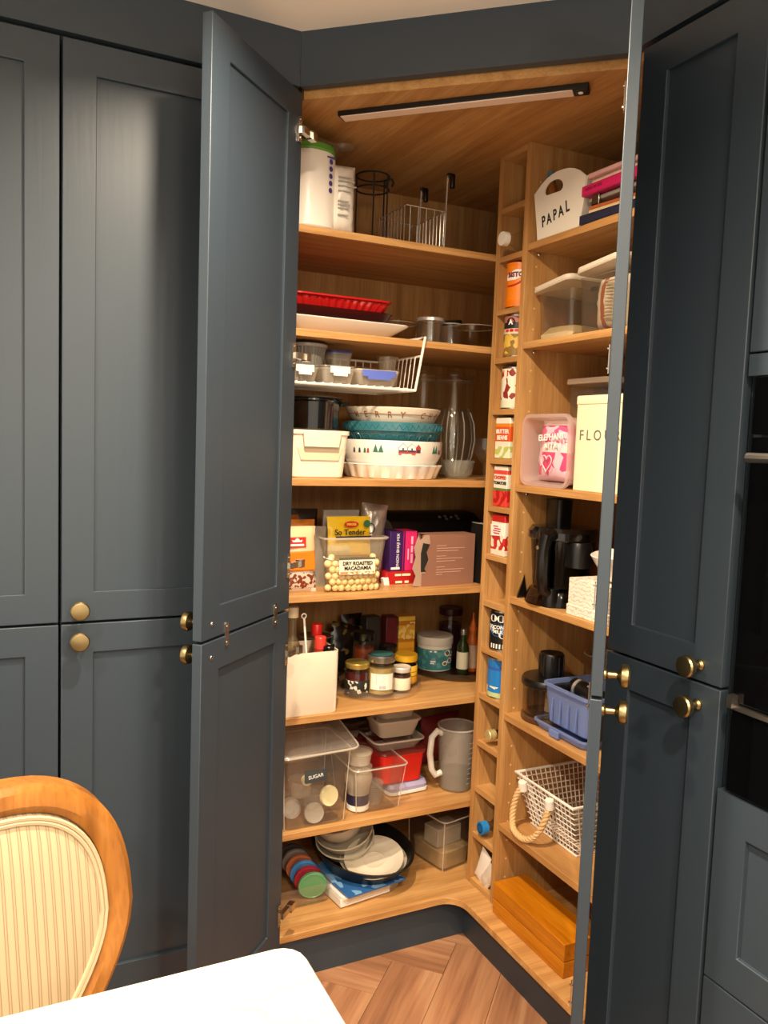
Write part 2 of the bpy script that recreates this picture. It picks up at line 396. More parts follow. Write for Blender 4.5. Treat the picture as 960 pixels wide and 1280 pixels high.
# ------------------------------------------------------------------ the corner larder
XL, XR, YB, YE = 0.6345, 1.62, 2.278, 1.249      # inner left side, back right, back left, near end of the right wing
T = 0.0175
ld = thing('corner_larder', 'open corner larder with oak shelves and dark blue split doors', 'larder', (0, 0, 0))
def lp(name, mb, mat, bev=0.0007): return obj(name, mb, mat, ld, bev=bev)
lp('side_panel', MB().box(XL-T, XL, 1.792, YB, 0.11, 2.10), OAKZ)
lp('side_panel', MB().box(1.135, XR, YE-T+0.001, YE, 0.11, 2.10), OAKZ)
lp('back_panel', MB().box(XL-T, XR+0.009, YB, YB+0.009, 0.11, 2.10), OAKZ)
lp('back_panel', MB().box(XR, XR+0.009, YE-T, YB, 0.11, 2.10), OAKZ)
CZ = 2.084
lp('top_panel', MB().prism([(XL-0.003, 1.772), (1.130, 1.301), (1.130, YE), (XR, YE), (XR, YB), (XL, YB), (XL-0.003, YB)][:2]+[(1.135, YE+0.001), (XR, YE+0.001), (XR, YB), (XL-0.003, YB)], CZ, CZ+0.026), OAKY)
# base board with rounded inner corner
cr = 0.055
arc = [(1.135-cr+cr*math.sin(R(a)), 1.79-cr+cr*math.cos(R(a))) for a in (0, 15, 30, 45, 60, 75, 90)]
lp('base_board', MB().prism([(XL, 1.79)]+arc+[(1.135, YE), (XR, YE), (XR, YB), (XL, YB)], 0.112, 0.13), OAKX, 0.001)
lp('plinth', MB().box(0.59, 1.190, 1.81, 1.828, 0, 0.112), BLUEX)
lp('plinth', MB().box(1.172, 1.190, 1.235, 1.8095, 0, 0.112), BLUEX)
SH = (1.84, 1.60, 1.244, 0.957, 0.650, 0.353)
for z in SH:
    lp('shelf', MB().box(XL+0.0005, XR-0.0005, 1.857, YB-0.0005, z-T, z), OAKX, 0.001)
    lp('shelf', MB().box(1.203, XR-0.0005, YE+0.0005, 1.7105, z-T, z), OAKY, 0.001)
# pigeon-hole column
XC = 1.20
lp('divider', MB().box(XC, XR-0.0005, 1.711, 1.7285, 0.1305, CZ-0.0005), OAKZ)
lp('divider', MB().box(XC, XR-0.0005, 1.8295, 1.847, 0.1305, CZ-0.0005), OAKZ)
PZ = (1.950, 1.827, 1.692, 1.568, 1.435, 1.307, 1.181, 1.052, 0.925, 0.798, 0.670, 0.538, 0.408, 0.278, 0.145)
for z in PZ:
    lp('pigeonhole_shelf', MB().box(XC+0.0005, XR-0.0005, 1.729, 1.829, z-0.0145, z), OAKY, 0.0005)
lp('pigeonhole_top', MB().box(XC+0.0005, XR-0.0005, 1.729, 1.829, CZ-0.015, CZ-0.0005), OAKY, 0.0005)
# shelf studs in the divider, and peg holes
stud = mesh('shelf_stud', MB().lathe([(0.005,0),(0.005,0.007),(0.003,0.009)], n=10).xf(Matrix.Rotation(R(90), 4, 'X')))
for z in SH: link('shelf_stud', stud, NICKEL, ld, (1.235, 1.711, z-T-0.006))
peg = mesh('peg_hole', MB().lathe([(0.0028,0),(0.0028,0.0006)], n=8).xf(Matrix.Rotation(R(90), 4, 'X')))
for z in [0.2+0.0512*i for i in range(36)]:
    link('peg_hole', peg, pm('peg_hole_rim', '#e6b877', 0.5), ld, (1.232, 1.711, z))

# doors of the larder: left pair and right pair, both open
def hinge(d, x, z, s):
    """x at the hinge-side edge of the leaf, s = +1 when the carcass lies towards +x of the leaf"""
    p = link('hinge', HGM, NICKEL, d, (x - s*0.006, 0.021, z), (0,0,0))
    p.scale = (-s, 1, 1)
    a = link('hinge_arm', HAM, NICKEL, d, (x - s*0.006, 0.021, z)); a.scale = (-s, 1, 1)
    return p
# left pair: local x runs from the hinge to the free edge; leaf front faces away from the camera
LH, LW = Vector((0.6225, 1.7547)), 0.361
ldir = Vector((-0.7215, -0.6925))
la = math.atan2(ldir.y, ldir.x)
nin = Vector((0.6925, -0.7215))               # inner face normal
for z0, z1, hz in ((0.9500, 2.088, (2.009, 1.524, 1.051)), (0.127, 0.9445, (0.847, 0.215))):
    # inner face must be at local y = t, so local +y = nin
    d = make_door(ld, LW, z1-z0, (LH.x-nin.x*0.021, LH.y-nin.y*0.021, z0), (0,0,la))
    knob(d, LW-0.036, (0.978 if z0 > 0.5 else 0.912)-z0)
    for q in hz: hinge(d, 0, q-z0, -1)
    b_ = link('screw', mesh('screw', MB().lathe([(0.005,0),(0.0045,0.0012),(0.001,0.0016)], n=10).xf(Matrix.Rotation(R(-90), 4, 'X'))), NICKEL, d, (LW-0.036, 0.021, (0.978 if z0 > 0.5 else 0.912)-z0))
    if z0 > 0.5:
        br = mesh('joining_plate', MB().loft([rr(0.0135, 0.050, 0.0067, z) for z in (0, 0.0022)]).lathe([(0.0035,0.002),(0.003,0.0035),(0.0005,0.004)], (0,0.016,0), 8).lathe([(0.0035,0.002),(0.003,0.0035),(0.0005,0.004)], (0,-0.016,0), 8).xf(Matrix.Rotation(R(-90), 4, 'X')))
        for bx in (0.067, 0.272): link('joining_plate', br, NICKEL, d, (bx, 0.021, -0.0025))
# right pair: edge-on to the camera
RF = Vector((0.8665, 0.9985))                 # free edge, inner corner
rdir = Vector((0.655, 0.7556))                # from free edge to hinge
nout = Vector((0.7556, -0.655))               # outward (front) normal
RWD = 0.345
ra = math.atan2(rdir.y, rdir.x)
for z0, z1, hz in ((0.9470, 2.088, (2.002, 1.515, 1.051)), (0.127, 0.9415, (0.847, 0.215))):
    # front at local y=0 must face nout; local -y = nout with local x = rdir
    d = make_door(ld, RWD, z1-z0, (RF.x+nout.x*0.0195, RF.y+nout.y*0.0195, z0), (0,0,ra), t=0.0195)
    knob(d, 0.036, (0.975 if z0 > 0.5 else 0.915)-z0)
    for q in hz:
        p = link('hinge', HGM, NICKEL, d, (RWD-0.006, 0.0195, q-z0)); p.scale = (-1, 1, 1)

# ================================================================== THINGS: generic makers
CLEAR = clear('clear_plastic', '#fdfcfa', 0.04, 0.10, '#efe8dc', 0.5)
CLEARW = clear('frosted_plastic', '#fbf9f5', 0.17, 0.30, '#f2ece0', 0.5)
MILKY = clear('milky_plastic', '#fbf8f2', 0.58, 0.4, '#f4ead8', 0.6)
GLASS = clear('clear_glass', '#fdfefd', 0.004, 0.02, '#ffffff', 0.8)
SMOKE = clear('smoked_plastic', '#d8ccbc', 0.06, 0.12, '#8a7a68', 0.4)
CREAM = pm('cream_plastic', '#f2e3cb', 0.45, var=0.02)
CREAM2 = pm('cream_stoneware', '#efe4cf', 0.25, coat=0.3)
WHITEP = pm('white_plastic', '#f4f0e8', 0.4)
WHITEC = pm('white_china', '#f6f1e6', 0.15, coat=0.5)
BLACKP = pm('black_plastic', '#0d0c0c', 0.3)
BLACKM = pm('black_matt', '#1d1813', 0.7)
CHROME = pm('chrome_wire', '#dcd8d0', 0.25, 0.75)
RIM = clear('highlit_rim', '#faf8f4', 0.45, 0.15, '#fbf6ec', 0.6)  # rims kept milky pale: bright edge highlights put into the colour
def add_rim(t, w, d, r, z, rad=0.0022, loc=(0,0,0), name='rim'):
    return obj(name, MB().tube(rr(w, d, r, z, k=4), rad, 6, True), RIM, t, loc)
def add_corners(t, w, d, taper, h, rad=0.0013, loc=(0,0,0)):  # pale bars added along the corners as painted edge highlights
    for sx in (-1, 1):
        for sy in (-1, 1): obj('highlit_corner', MB().bar((sx*w/2*taper*0.985, sy*d/2*taper*0.985, 0.004), (sx*w/2*0.985, sy*d/2*0.985, h), rad), RIM, t, loc)
WHITEW = pm('white_coated_wire', '#f3ece0', 0.4)
RED = pm('red_plastic', '#c8201c', 0.35)
def lathe_part(name, prof, mat, parent, n=28, loc=(0,0,0), rot=(0,0,0), sx=1, sy=1, smooth=35):
    return obj(name, MB().lathe(prof, n=n, sx=sx, sy=sy), mat, parent, loc, rot, smooth=smooth)
def jar(name, label, cat, loc, r, h, content, lid, lidh=0.016, body=None, band=None, fill=0.8, neck=0.92, group=None, bandmat=None, rz=0):
    t = thing(name, label, cat, loc, rz, group)
    hb = h-lidh
    lathe_part('glass_body', [(r*0.86,0),(r,0.004),(r,hb*0.78),(r*neck,hb*0.93),(r*neck,hb)], body or GLASS, t)
    if content: lathe_part('contents', [(r*0.8,0.003),(r*0.95,0.006),(r*0.95,hb*0.76*fill),(r*0.93,hb*fill)], content, t)
    if band: lathe_part('paper_label', [(r*1.006,hb*band[0]),(r*1.012,hb*band[0]+0.0005),(r*1.012,hb*band[1]-0.0005),(r*1.006,hb*band[1])], bandmat, t)
    lathe_part('lid', [(r*neck*1.06,hb-0.002),(r*neck*1.09,hb),(r*neck*1.09,h-0.002),(r*neck*1.03,h),(r*neck*0.9,h-0.001),(0.0005,h-0.001)], lid, t)
    return t
def bottle(name, label, cat, loc, r, h, bodymat, capmat, neckr=0.4, shoulder=0.62, caph=0.12, band=None, bandmat=None, rot=None, group=None, capr=1.15):
    t = thing(name, label, cat, loc, 0, group)
    hn = h*(1-caph)
    lathe_part('bottle_body', [(r*0.9,0),(r,0.004),(r,h*shoulder),(r*0.85,h*(shoulder+0.06)),(r*neckr,h*(shoulder+0.16)),(r*neckr,hn)], bodymat, t, 24)
    lathe_part('cap', [(r*neckr*capr,hn-0.001),(r*neckr*capr,h-0.002),(r*neckr*capr*0.9,h)], capmat, t, 20)
    if band: lathe_part('paper_label', [(r*1.01,h*band[0]),(r*1.01,h*band[1])], bandmat, t, 24)
    if rot: t.rotation_euler = rot
    return t
def soft_pack(w, d, h, seed=0, crumple=0.003, nx=10, nz=12, pinch=0.35, seal=0.012):
    """pillow packet: front and back bulge, flat crimped seals at top and bottom; stands on z=0, faces -y"""
    rnd = random.Random(seed); b = MB(); rings = []
    for k in range(nz+1):
        v = k/nz; z = h*v
        prof = max(0.0, math.sin(PI*min(1, max(0, v))))**pinch if 0 < v < 1 else 0
        th = max(0.0012, d*prof)
        ring = []
        for s in (-1, 1):
            for i in range(nx+1):
                u = i/nx if s < 0 else 1-i/nx
                e = math.sin(PI*u)**0.5
                y = s*th/2*max(e, 0.03) + rnd.uniform(-crumple, crumple)*prof*e
                ring.append((w*(u-0.5)*(1-0.04*prof)+rnd.uniform(-crumple, crumple)*0.4, y, z+rnd.uniform(-crumple, crumple)*0.3*(0 < v < 1)))
        rings.append(ring)
    return b.loft(rings)
def bowl_prof(r, h, foot=0.5, t=0.004, flare=0.55, rim=0.0):
    out = [(r*foot*0.96,0),(r*foot,0.002)]
    for i in range(1, 7):
        a = i/6; out.append((r*(foot+(1-foot)*a**flare), h*(0.06+0.94*a)))
    if rim: out += [(r+rim, h-0.004), (r+rim+0.001, h)]
    inn = [(p-t, z+(t if z < h*0.5 else 0.0005)) for p, z in reversed(out[2:8])]
    return out + inn + [(r*foot*0.8, t*1.2), (0.0005, t*1.2)]

# ================================================================== LEFT WING, top shelf
Z = SH[0]
t = thing('kitchen_roll_pack', 'big white paper roll pack with green top and purple print, wrapped in clear film', 'paper pack', (0.706, 1.925, Z), 8)
obj('wrapped_rolls', MB().loft([rr(0.100,0.110,0.04,0), rr(0.112,0.120,0.045,0.006), rr(0.112,0.120,0.045,0.17), rr(0.106,0.114,0.045,0.182), rr(0.06,0.07,0.03,0.186)]), pm('white_tissue_wrap', '#f5efe3', 0.35, bump=0.5, bscale=30), t)
obj('green_band', MB().loft([rr(0.1085,0.1165,0.045,0.1795), rr(0.112,0.120,0.046,0.184), rr(0.104,0.11,0.042,0.198), rr(0.05,0.06,0.025,0.203)]), pm('green_print', '#5f9a3a', 0.4), t)
film = MB(); rnd = random.Random(3)
for k in range(7):
    pass
film.loft([[ (x*(1+0.05*rnd.uniform(-1,1))+sh, y*(1+0.05*rnd.uniform(-1,1)), z+rnd.uniform(-.002,.002)) for x, y, _ in rr(w, dd, 0.03, z)] for w, dd, z, sh in ((0.112,0.12,0.198,0.0),(0.095,0.10,0.208,0.012),(0.065,0.06,0.212,0.04),(0.04,0.035,0.208,0.062),(0.045,0.045,0.212,0.075),(0.06,0.06,0.222,0.090))])
obj('twisted_film', film, clear('crumpled_film', '#f2f0ea', 0.20, 0.15, '#cfc8b8', 0.8), t)
dot = mesh('print_dot', MB().lathe([(0.0062,0),(0.0062,0.0006)], n=16).xf(Matrix.Rotation(R(90),4,'X')))
for i in range(5): link('print_dot', dot, pm('purple_print', '#4b3f86', 0.5), t, (0.026, -0.0580, 0.158-0.0165*i), (0,0,R(20)))
obj('print_bar', MB().box(0.014,0.036,-0.0596,-0.0560,0.166,0.170), MATS['purple_print'], t)
t = thing('tissue_packet', 'small crinkled white packet with grey print beside the big paper roll pack', 'packet', (0.778, 1.912, Z), -6)
obj('packet_body', soft_pack(0.082, 0.07, 0.168, 5, 0.004, pinch=0.25), pm('crinkled_white_film', '#efe8da', 0.3, bump=0.6, bscale=45), t, smooth=60)
for i, (z, w) in enumerate(((0.128,0.04),(0.119,0.045),(0.108,0.05),(0.096,0.04),(0.072,0.03),(0.064,0.034),(0.056,0.032),(0.04,0.03))):
    obj('print_line', MB().box(-0.012,-0.012+w*0.9,-0.0395,-0.036,z,z+0.0028), pm('grey_print', '#a39f97', 0.6), t)
t = thing('wire_stand', 'dark wire stand with ring and curled hook at the back of the top shelf', 'wire rack', (0.945, 2.08, Z))
b = MB()
for a in (20, 140, 250, 310): b.bar((0.045*math.cos(R(a)),0.045*math.sin(R(a)),0.002),(0.045*math.cos(R(a)),0.045*math.sin(R(a)),0.215), 0.0021)
obj('upright_wires', b, BLACKM, t)
for z, rr0 in ((0.215,0.045),(0.18,0.045),(0.004,0.062)):
    obj('ring', MB().tube([(rr0*math.cos(2*PI*i/24), rr0*math.sin(2*PI*i/24), z) for i in range(24)], 0.0022, 6, True), BLACKM, t)
obj('hook', MB().tube([(0.045,0.01,0.2),(0.052,0.01,0.218),(0.062,0.01,0.222),(0.068,0.01,0.212),(0.063,0.01,0.202)], 0.003, 6), BLACKM, t)
t = thing('chrome_basket', 'shiny chrome wire basket with tall over-door hooks on the top shelf', 'wire basket', (1.02, 1.905, Z))
b = MB(); w2, d2_, hh = 0.058, 0.17, 0.102
for z in (0.003, hh): obj('rim_wire', MB().tube([(-w2,0,z),(w2,0,z),(w2,d2_,z),(-w2,d2_,z)], 0.0019, 6, True), CHROME, t)
b = MB()
for i in range(9):
    y = d2_*(i+0.5)/9
    b.tube([(-w2,y,hh),(-w2,y,0.003),(w2,y,0.003),(w2,y,hh)], 0.0014, 5)
for i in range(5):
    x = -w2+2*w2*(i+0.5)/5; b.tube([(x,0,hh),(x,0,0.003),(x,d2_,0.003),(x,d2_,hh)], 0.0014, 5)
obj('basket_wires', b, CHROME, t)
for y in (0.005, d2_-0.02):
    hk = obj('hook', MB().tube([(w2,y,0.003),(w2+0.003,y,0.17),(w2+0.004,y,0.196)], 0.0028, 6), CHROME, t)
    obj('rubber_tip', MB().box(w2+0.002,w2+0.022,y-0.006,y+0.006,0.19,0.202).box(w2+0.013,w2+0.024,y-0.006,y+0.006,0.165,0.2), BLACKP, hk, bev=0.002)

# ================================================================== LEFT WING, second shelf
Z = SH[1]
t = thing('serving_platter', 'long white china serving platter at the bottom of the dish pile', 'platter', (0.812, 2.02, Z))
obj('platter_body', MB().loft([rr(0.245,0.16,0.03,0), rr(0.255,0.17,0.035,0.003), rr(0.335,0.255,0.02,0.034), rr(0.339,0.259,0.02,0.037), rr(0.335,0.255,0.02,0.039), rr(0.25,0.165,0.03,0.008)]), WHITEC, t)
DR = clear('dark_red_glass', '#b06058', 0.45, 0.06, '#6a1814', 0.4)
t = thing('glass_dish', 'dark red glass oven dish between white platter and red tray', 'dish', (0.80, 2.022, Z+0.0205))
obj('dish_body', MB().loft([rr(0.21,0.15,0.03,0), rr(0.27,0.205,0.04,0.022), rr(0.292,0.225,0.04,0.042), rr(0.300,0.233,0.04,0.0445), rr(0.296,0.229,0.04,0.046), rr(0.262,0.197,0.038,0.024), rr(0.21,0.15,0.03,0.004)]), DR, t)
ft = MB(); rings = []
NB = 110
def resample(ring, n):
    P = [Vector(p) for p in ring]; P.append(P[0]); L = [0]
    for i in range(len(P)-1): L.append(L[-1]+(P[i+1]-P[i]).length)
    out = []; k = 0
    for i in range(n):
        s = L[-1]*i/n
        while L[k+1] < s: k += 1
        f = (s-L[k])/max(1e-9, L[k+1]-L[k]); out.append(tuple(P[k].lerp(P[k+1], f)))
    return out
def fl_ring(w, d, r, z, amp):
    base = resample(rr(w, d, r, 0, k=12), 176); out = []
    for i, (x, y, _) in enumerate(base):
        L_ = math.hypot(x, y) or 1; s = amp*(0.6 if i % 4 < 2 else -0.6)
        out.append((x+x/L_*s*1.8, y+y/L_*s*1.8, z))
    return out
ft.loft([fl_ring(0.235,0.165,0.02,0,0.0), fl_ring(0.24,0.17,0.02,0.002,0.0016), fl_ring(0.268,0.20,0.025,0.031,0.0016), fl_ring(0.284,0.215,0.03,0.034,0), fl_ring(0.284,0.215,0.03,0.038,0), fl_ring(0.262,0.193,0.025,0.037,0), fl_ring(0.23,0.16,0.02,0.004,0)])
t = thing('baking_tray', 'bright red fluted baking tray on top of the dish pile', 'tray', (0.808, 2.03, Z+0.0615))
obj('tray_body', ft, pm('glossy_red_enamel', '#c3201f', 0.2, coat=0.4), t, smooth=20)
DKGL = clear('dark_glass', '#f2efe8', 0.01, 0.03, '#2a241d', 0.8)
def glass_pot(name, label, loc, r, h, mat=GLASS, cat='glassware', handle=False, lid=None, t_=0.003, group=None, prof=None):
    t = thing(name, label, cat, loc, 0, group)
    lathe_part('glass_body', prof or [(r*0.9,0),(r,0.004),(r,h-0.002),(r+0.001,h),(r-t_,h),(r-t_,0.006),(0.0005,0.005)], mat, t, 28)
    if handle: obj('handle', MB().tube([(r*0.97,0,h*0.85),(r+0.02,0,h*0.82),(r+0.026,0,h*0.5),(r+0.018,0,h*0.2),(r*0.98,0,h*0.15)], 0.0045, 8), mat, t)
    obj('lip', MB().tube([((r-0.001)*math.cos(2*PI*i/28), (r-0.001)*math.sin(2*PI*i/28), h) for i in range(28)], 0.0013, 5, True), RIM, t)
    if lid: lathe_part('lid', [(r*1.02,h),(r*1.04,h+0.004),(r*1.0,h+0.01),(r*0.5,h+0.014),(0.0005,h+0.014)], lid, t)
    return t
t = glass_pot('glass_bowl', 'wide low glass bowl with patterned side behind the platter tip', (1.02, 2.06, Z), 0.062, 0.066, DKGL, 'bowl', prof=bowl_prof(0.066, 0.07, 0.6, 0.003))
t = glass_pot('glass_beaker', 'clear glass beaker with shiny steel rim on the second shelf', (1.068, 1.945, Z), 0.036, 0.068)
lathe_part('steel_rim', [(0.0345,0.062),(0.038,0.063),(0.0385,0.070),(0.036,0.072),(0.033,0.070)], CHROME, t)
lathe_part('inner_glass', [(0.024,0.006),(0.029,0.01),(0.030,0.060),(0.028,0.060),(0.026,0.012),(0.0005,0.011)], GLASS, t)
t = glass_pot('glass_storage_jar', 'small glass jar with black lid leaning in the second shelf corner', (1.125, 1.935, Z), 0.029, 0.060)
obj('lid', MB().lathe([(0.030,0),(0.031,0.002),(0.031,0.008),(0.028,0.010),(0.0005,0.010)]), BLACKP, t, (0.004,0.008,0.062), (R(8),R(-12),0))
t = glass_pot('glass_bowl', 'round glass bowl half hidden behind the pigeonhole column on the second shelf', (1.245, 2.02, Z), 0.07, 0.072, DKGL, 'bowl', prof=bowl_prof(0.07, 0.072, 0.55, 0.003))

# under-shelf wire basket
t = thing('under_shelf_basket', 'white wire basket hung under the second shelf', 'wire basket', (0, 0, 0))
xa, xb, ya, yb, zf = 0.665, 0.985, 1.862, 2.09, 1.473
b = MB()
b.tube([(xa-0.02,ya,zf),(xb,ya,zf),(xb,yb,zf),(xa-0.02,yb,zf)], 0.0036, 8, True)
obj('floor_frame', b, WHITEW, t)
obj('hanger_arm', MB().tube([(xb,ya,zf),(xb+0.018,ya-0.010,1.609),(xb+0.012,ya+0.01,1.6048),(xb-0.02,yb,1.6048)], 0.0036, 8), WHITEW, t)
obj('hanger_arm', MB().tube([(xa-0.02,ya,zf),(xa-0.022,ya-0.010,1.609),(xa-0.022,ya+0.01,1.6048),(xa-0.02,yb,1.6048)], 0.0036, 8), WHITEW, t)
obj('side_rail', MB().tube([(xb+0.012,ya,1.560),(xb+0.008,yb,1.560),(xa-0.02,yb,1.560)], 0.003, 8), WHITEW, t)
b = MB()
for i in range(9):
    y = ya+(yb-ya)*(i+1)/10; b.tube([(xa-0.02,y,zf+0.002),(xb,y,zf+0.002),(xb+0.009,y,1.560)], 0.0018, 6)
for i in range(14):
    x = xa+(xb-xa)*i/14; b.tube([(x,ya,zf+0.004),(x,yb,zf+0.004),(x,yb,1.56)], 0.0018, 6)
obj('mesh_wires', b, WHITEW, t)
ZF = zf+0.0065
GREYLID = pm('grey_translucent_lid', '#9a9690', 0.35); BLUELID = pm('blue_clip', '#5f73c9', 0.4)
def clipbox(label, loc, w, d, h, lidmat, clipmat, rz=0, name='clip_box', mat=None, clipw=0.6):
    mat = mat or clear('clip_plastic', '#fbf9f5', 0.30, 0.25, '#f6efe2', 0.4)
    t = thing(name, label, 'food box', loc, rz)
    obj('tub', tub(w, d, h, 0.0015, 0.012, 0.88, 0.002), mat, t)
    obj('lid', MB().loft([rr(w+0.004,d+0.004,0.014,h+0.0005), rr(w+0.006,d+0.006,0.015,h+0.002), rr(w+0.004,d+0.004,0.014,h+0.006), rr(w-0.012,d-0.012,0.01,h+0.0065)]), lidmat, t)
    obj('clip', MB().loft([rr(w*clipw,0.004,0.0018,h-0.012), rr(w*clipw,0.005,0.002,h+0.004)]).box(-w*clipw*0.35,w*clipw*0.35,-0.0026,-0.0004,h-0.019,h-0.012), clipmat, t, (0,-d/2-0.0055,0))
    return t
clipbox('frosted clip box at the door end of the hanging basket floor', (0.690, 1.93, ZF), 0.078, 0.10, 0.034, CLEARW, WHITEP, name='clip_box')
clipbox('frosted box with white clip in the middle of the hanging basket', (0.780, 1.925, ZF), 0.088, 0.10, 0.036, CLEARW, WHITEP)
clipbox('flat box with blue clip lid at the front of the hanging basket', (0.888, 1.925, ZF), 0.118, 0.09, 0.034, MILKY, BLUELID, clipw=0.78)
t = thing('round_food_tub', 'ribbed round tub with grey lid on top in the hanging basket', 'food tub', (0.718, 1.945, ZF+0.0425))
rb = [[((0.040+0.008*z/0.045+(0.0012 if i % 2 else 0))*math.cos(2*PI*i/72), (0.040+0.008*z/0.045+(0.0012 if i % 2 else 0))*math.sin(2*PI*i/72), z) for i in range(72)] for z in (0, 0.045)]
obj('ribbed_body', MB().loft(rb, True, False), pm('grey_ribbed_plastic', '#6f6b64', 0.3), t, smooth=10)
lathe_part('lid', [(0.051,0.044),(0.0525,0.046),(0.0525,0.051),(0.048,0.053),(0.044,0.0515),(0.0005,0.0515)], GREYLID, t)
t = thing('small_food_tub', 'small clear pot with dark blue lid on top in the hanging basket', 'food tub', (0.805, 1.95, ZF+0.0445))
obj('tub', tub(0.058,0.06,0.034,0.0015,0.012,0.9,0.0015), CLEARW, t)
obj('lid', MB().loft([rr(0.062,0.064,0.014,0.0345), rr(0.064,0.066,0.015,0.037), rr(0.06,0.062,0.013,0.040)]), pm('dark_blue_lid', '#3a3f86', 0.4), t)
for k, (x, y, z, lab) in enumerate(((0.955, 1.955, ZF, 'stacked frosted dessert cup, lower one at the right end of the hanging basket'), (0.95, 1.958, ZF+0.034, 'stacked frosted dessert cup, upper one at the right end of the hanging basket'))):
    t = thing('dessert_cup', lab, 'cup', (x, y, z), 0, 'frosted cups in the hanging basket')
    lathe_part('cup_body', [(0.018,0),(0.0195,0.002),(0.026,0.044),(0.028,0.045),(0.028,0.048),(0.0245,0.047),(0.0185,0.003),(0.0005,0.003)], CLEARW, t)
t = thing('shallow_food_tub', 'shallow smoky tub at the back of the hanging basket', 'food tub', (0.885, 2.03, ZF), 5)
obj('tub', tub(0.09,0.07,0.05,0.0015,0.012,0.9,0.002), CLEARW, t); obj('lid', MB().loft([rr(0.096,0.076,0.014,0.0505), rr(0.096,0.076,0.014,0.055)]), CLEARW, t)

# ================================================================== LEFT WING, third shelf
Z = SH[2]
t = thing('storage_box', 'cream plastic box with clip handle under the black pot', 'storage box', (0.735, 1.955, Z))
obj('box_body', tub(0.156, 0.165, 0.118, 0.003, 0.02, 0.90, 0.004, rimh=0.010), CREAM, t)
obj('front_panel', MB().loft([rr(0.10,0.003,0.0014,0.045), rr(0.12,0.003,0.0014,0.075)]), pm('darker_cream', '#e2cfae', 0.5), t, (0.0,-0.0795,0))  # front panel in a slightly darker cream than the box
obj('clip_handle', MB().loft([rr(0.09,0.006,0.002,0.078), rr(0.10,0.008,0.003,0.112)]), CREAM, t, (0,-0.0862,0), (R(3),0,0))
t = thing('black_pot', 'black enamel pot with side handles on the cream box', 'pot', (0.742, 1.965, Z+0.1185))
lathe_part('pot_body', [(0.062,0),(0.070,0.004),(0.073,0.07),(0.079,0.074),(0.079,0.078),(0.070,0.077),(0.066,0.006),(0.0005,0.006)], pm('black_enamel', '#0c0b0b', 0.15, coat=0.6), t, 32)
for s in (-1, 1): obj('handle', MB().tube([(s*0.070,-0.022,0.066),(s*0.095,-0.018,0.072),(s*0.099,0,0.073),(s*0.095,0.018,0.072),(s*0.070,0.022,0.066)], 0.0045, 8), MATS['black_enamel'], t)
lathe_part('lid', [(0.0775,0.0785),(0.079,0.081),(0.06,0.087),(0.02,0.090),(0.0005,0.090)], clear('pot_glass_lid', '#4a443d', 0.3, 0.05, '#1c1916', 0.9), t, 32)
# stack of bowls on a fluted dish
sx_, sy_ = 0.990, 1.995
n = 120; rr_out = []
def fl(r, z, a): return [((r+(a if (i//2) % 2 else -a))*math.cos(2*PI*i/n), (r+(a if (i//2) % 2 else -a))*math.sin(2*PI*i/n), z) for i in range(n)]
t = thing('tart_dish', 'white fluted tart dish at the bottom of the bowl stack', 'dish', (sx_, sy_, Z))
def scal(r, z, a): return [((r+a*abs(math.sin(PI*i*22/n*1.0)))*math.cos(2*PI*i/n), (r+a*abs(math.sin(PI*i*22/n*1.0)))*math.sin(2*PI*i/n), z) for i in range(n)]
obj('dish_body', MB().loft([scal(0.118,0,0.002), scal(0.120,0.002,0.004), scal(0.131,0.032,0.006), scal(0.134,0.036,0.006), scal(0.133,0.038,0.005), scal(0.128,0.036,0.004), scal(0.116,0.006,0.002)]), WHITEC, t)
t = thing('printed_bowl', 'white bowl printed with a snowy village scene, third in the bowl stack', 'bowl', (sx_, sy_, Z+0.0195))
lathe_part('bowl_body', [(0.085,0),(0.09,0.002),(0.120,0.016),(0.1355,0.045),(0.137,0.078),(0.137,0.080),(0.132,0.080),(0.130,0.046),(0.115,0.02),(0.085,0.006),(0.0005,0.006)], WHITEC, t, 48)
GRN = pm('village_green', '#2f6b57', 0.5); REDP = pm('village_red', '#b03a34', 0.5); NAV = pm('village_navy', '#2c3252', 0.5); GRYP = pm('village_grey', '#6d6560', 0.5)
def onbowl(parent, pts, a0, mat, r0=0.1365, name='print', zc=0.0, th=0.0009):
    """small printed motif: polygon in (arc metres, z) wrapped on the bowl side"""
    b = MB(); v = []
    for q in (0, th):
        for x, z in pts:
            a = R(a0)+x/r0; rz = r0-0.0008+q + 0.0006 + (-(0.058-z)*0.05 if z < 0.058 else 0)
            v.append((rz*math.sin(a), -rz*math.cos(a), z))
    m_ = len(pts)
    b.add(v, [tuple(range(m_)), tuple(range(2*m_-1, m_-1, -1))]+[(i, (i+1)%m_, m_+(i+1)%m_, m_+i) for i in range(m_)])
    return obj(name, b, mat, parent, smooth=0)
def tri(w, z0, z1, x=0): return [(x-w/2,z0),(x+w/2,z0),(x,z1)]
def rect(w, z0, z1, x=0): return [(x-w/2,z0),(x+w/2,z0),(x+w/2,z1),(x-w/2,z1)]
for a0 in (-44, -38, 28, 33): onbowl(t, tri(0.014,0.049,0.070), a0, GRN)
for a0 in (-14, -4):
    onbowl(t, rect(0.0235,0.048,0.0525), a0, REDP); onbowl(t, rect(0.0225,0.0525,0.0560), a0, NAV)
    onbowl(t, [(-0.012,0.056),(0.012,0.056),(0.012,0.064),(0,0.0745),(-0.012,0.064)], a0, GRYP); onbowl(t, [(-0.0108,0.0565),(0.0108,0.0565),(0.0108,0.0635),(0,0.0727),(-0.0108,0.0635)], a0, WHITEC, 0.1372)
    onbowl(t, rect(0.004,0.057,0.062), a0, NAV, 0.1378)
onbowl(t, rect(0.046,0.0446,0.0470), -9, REDP)
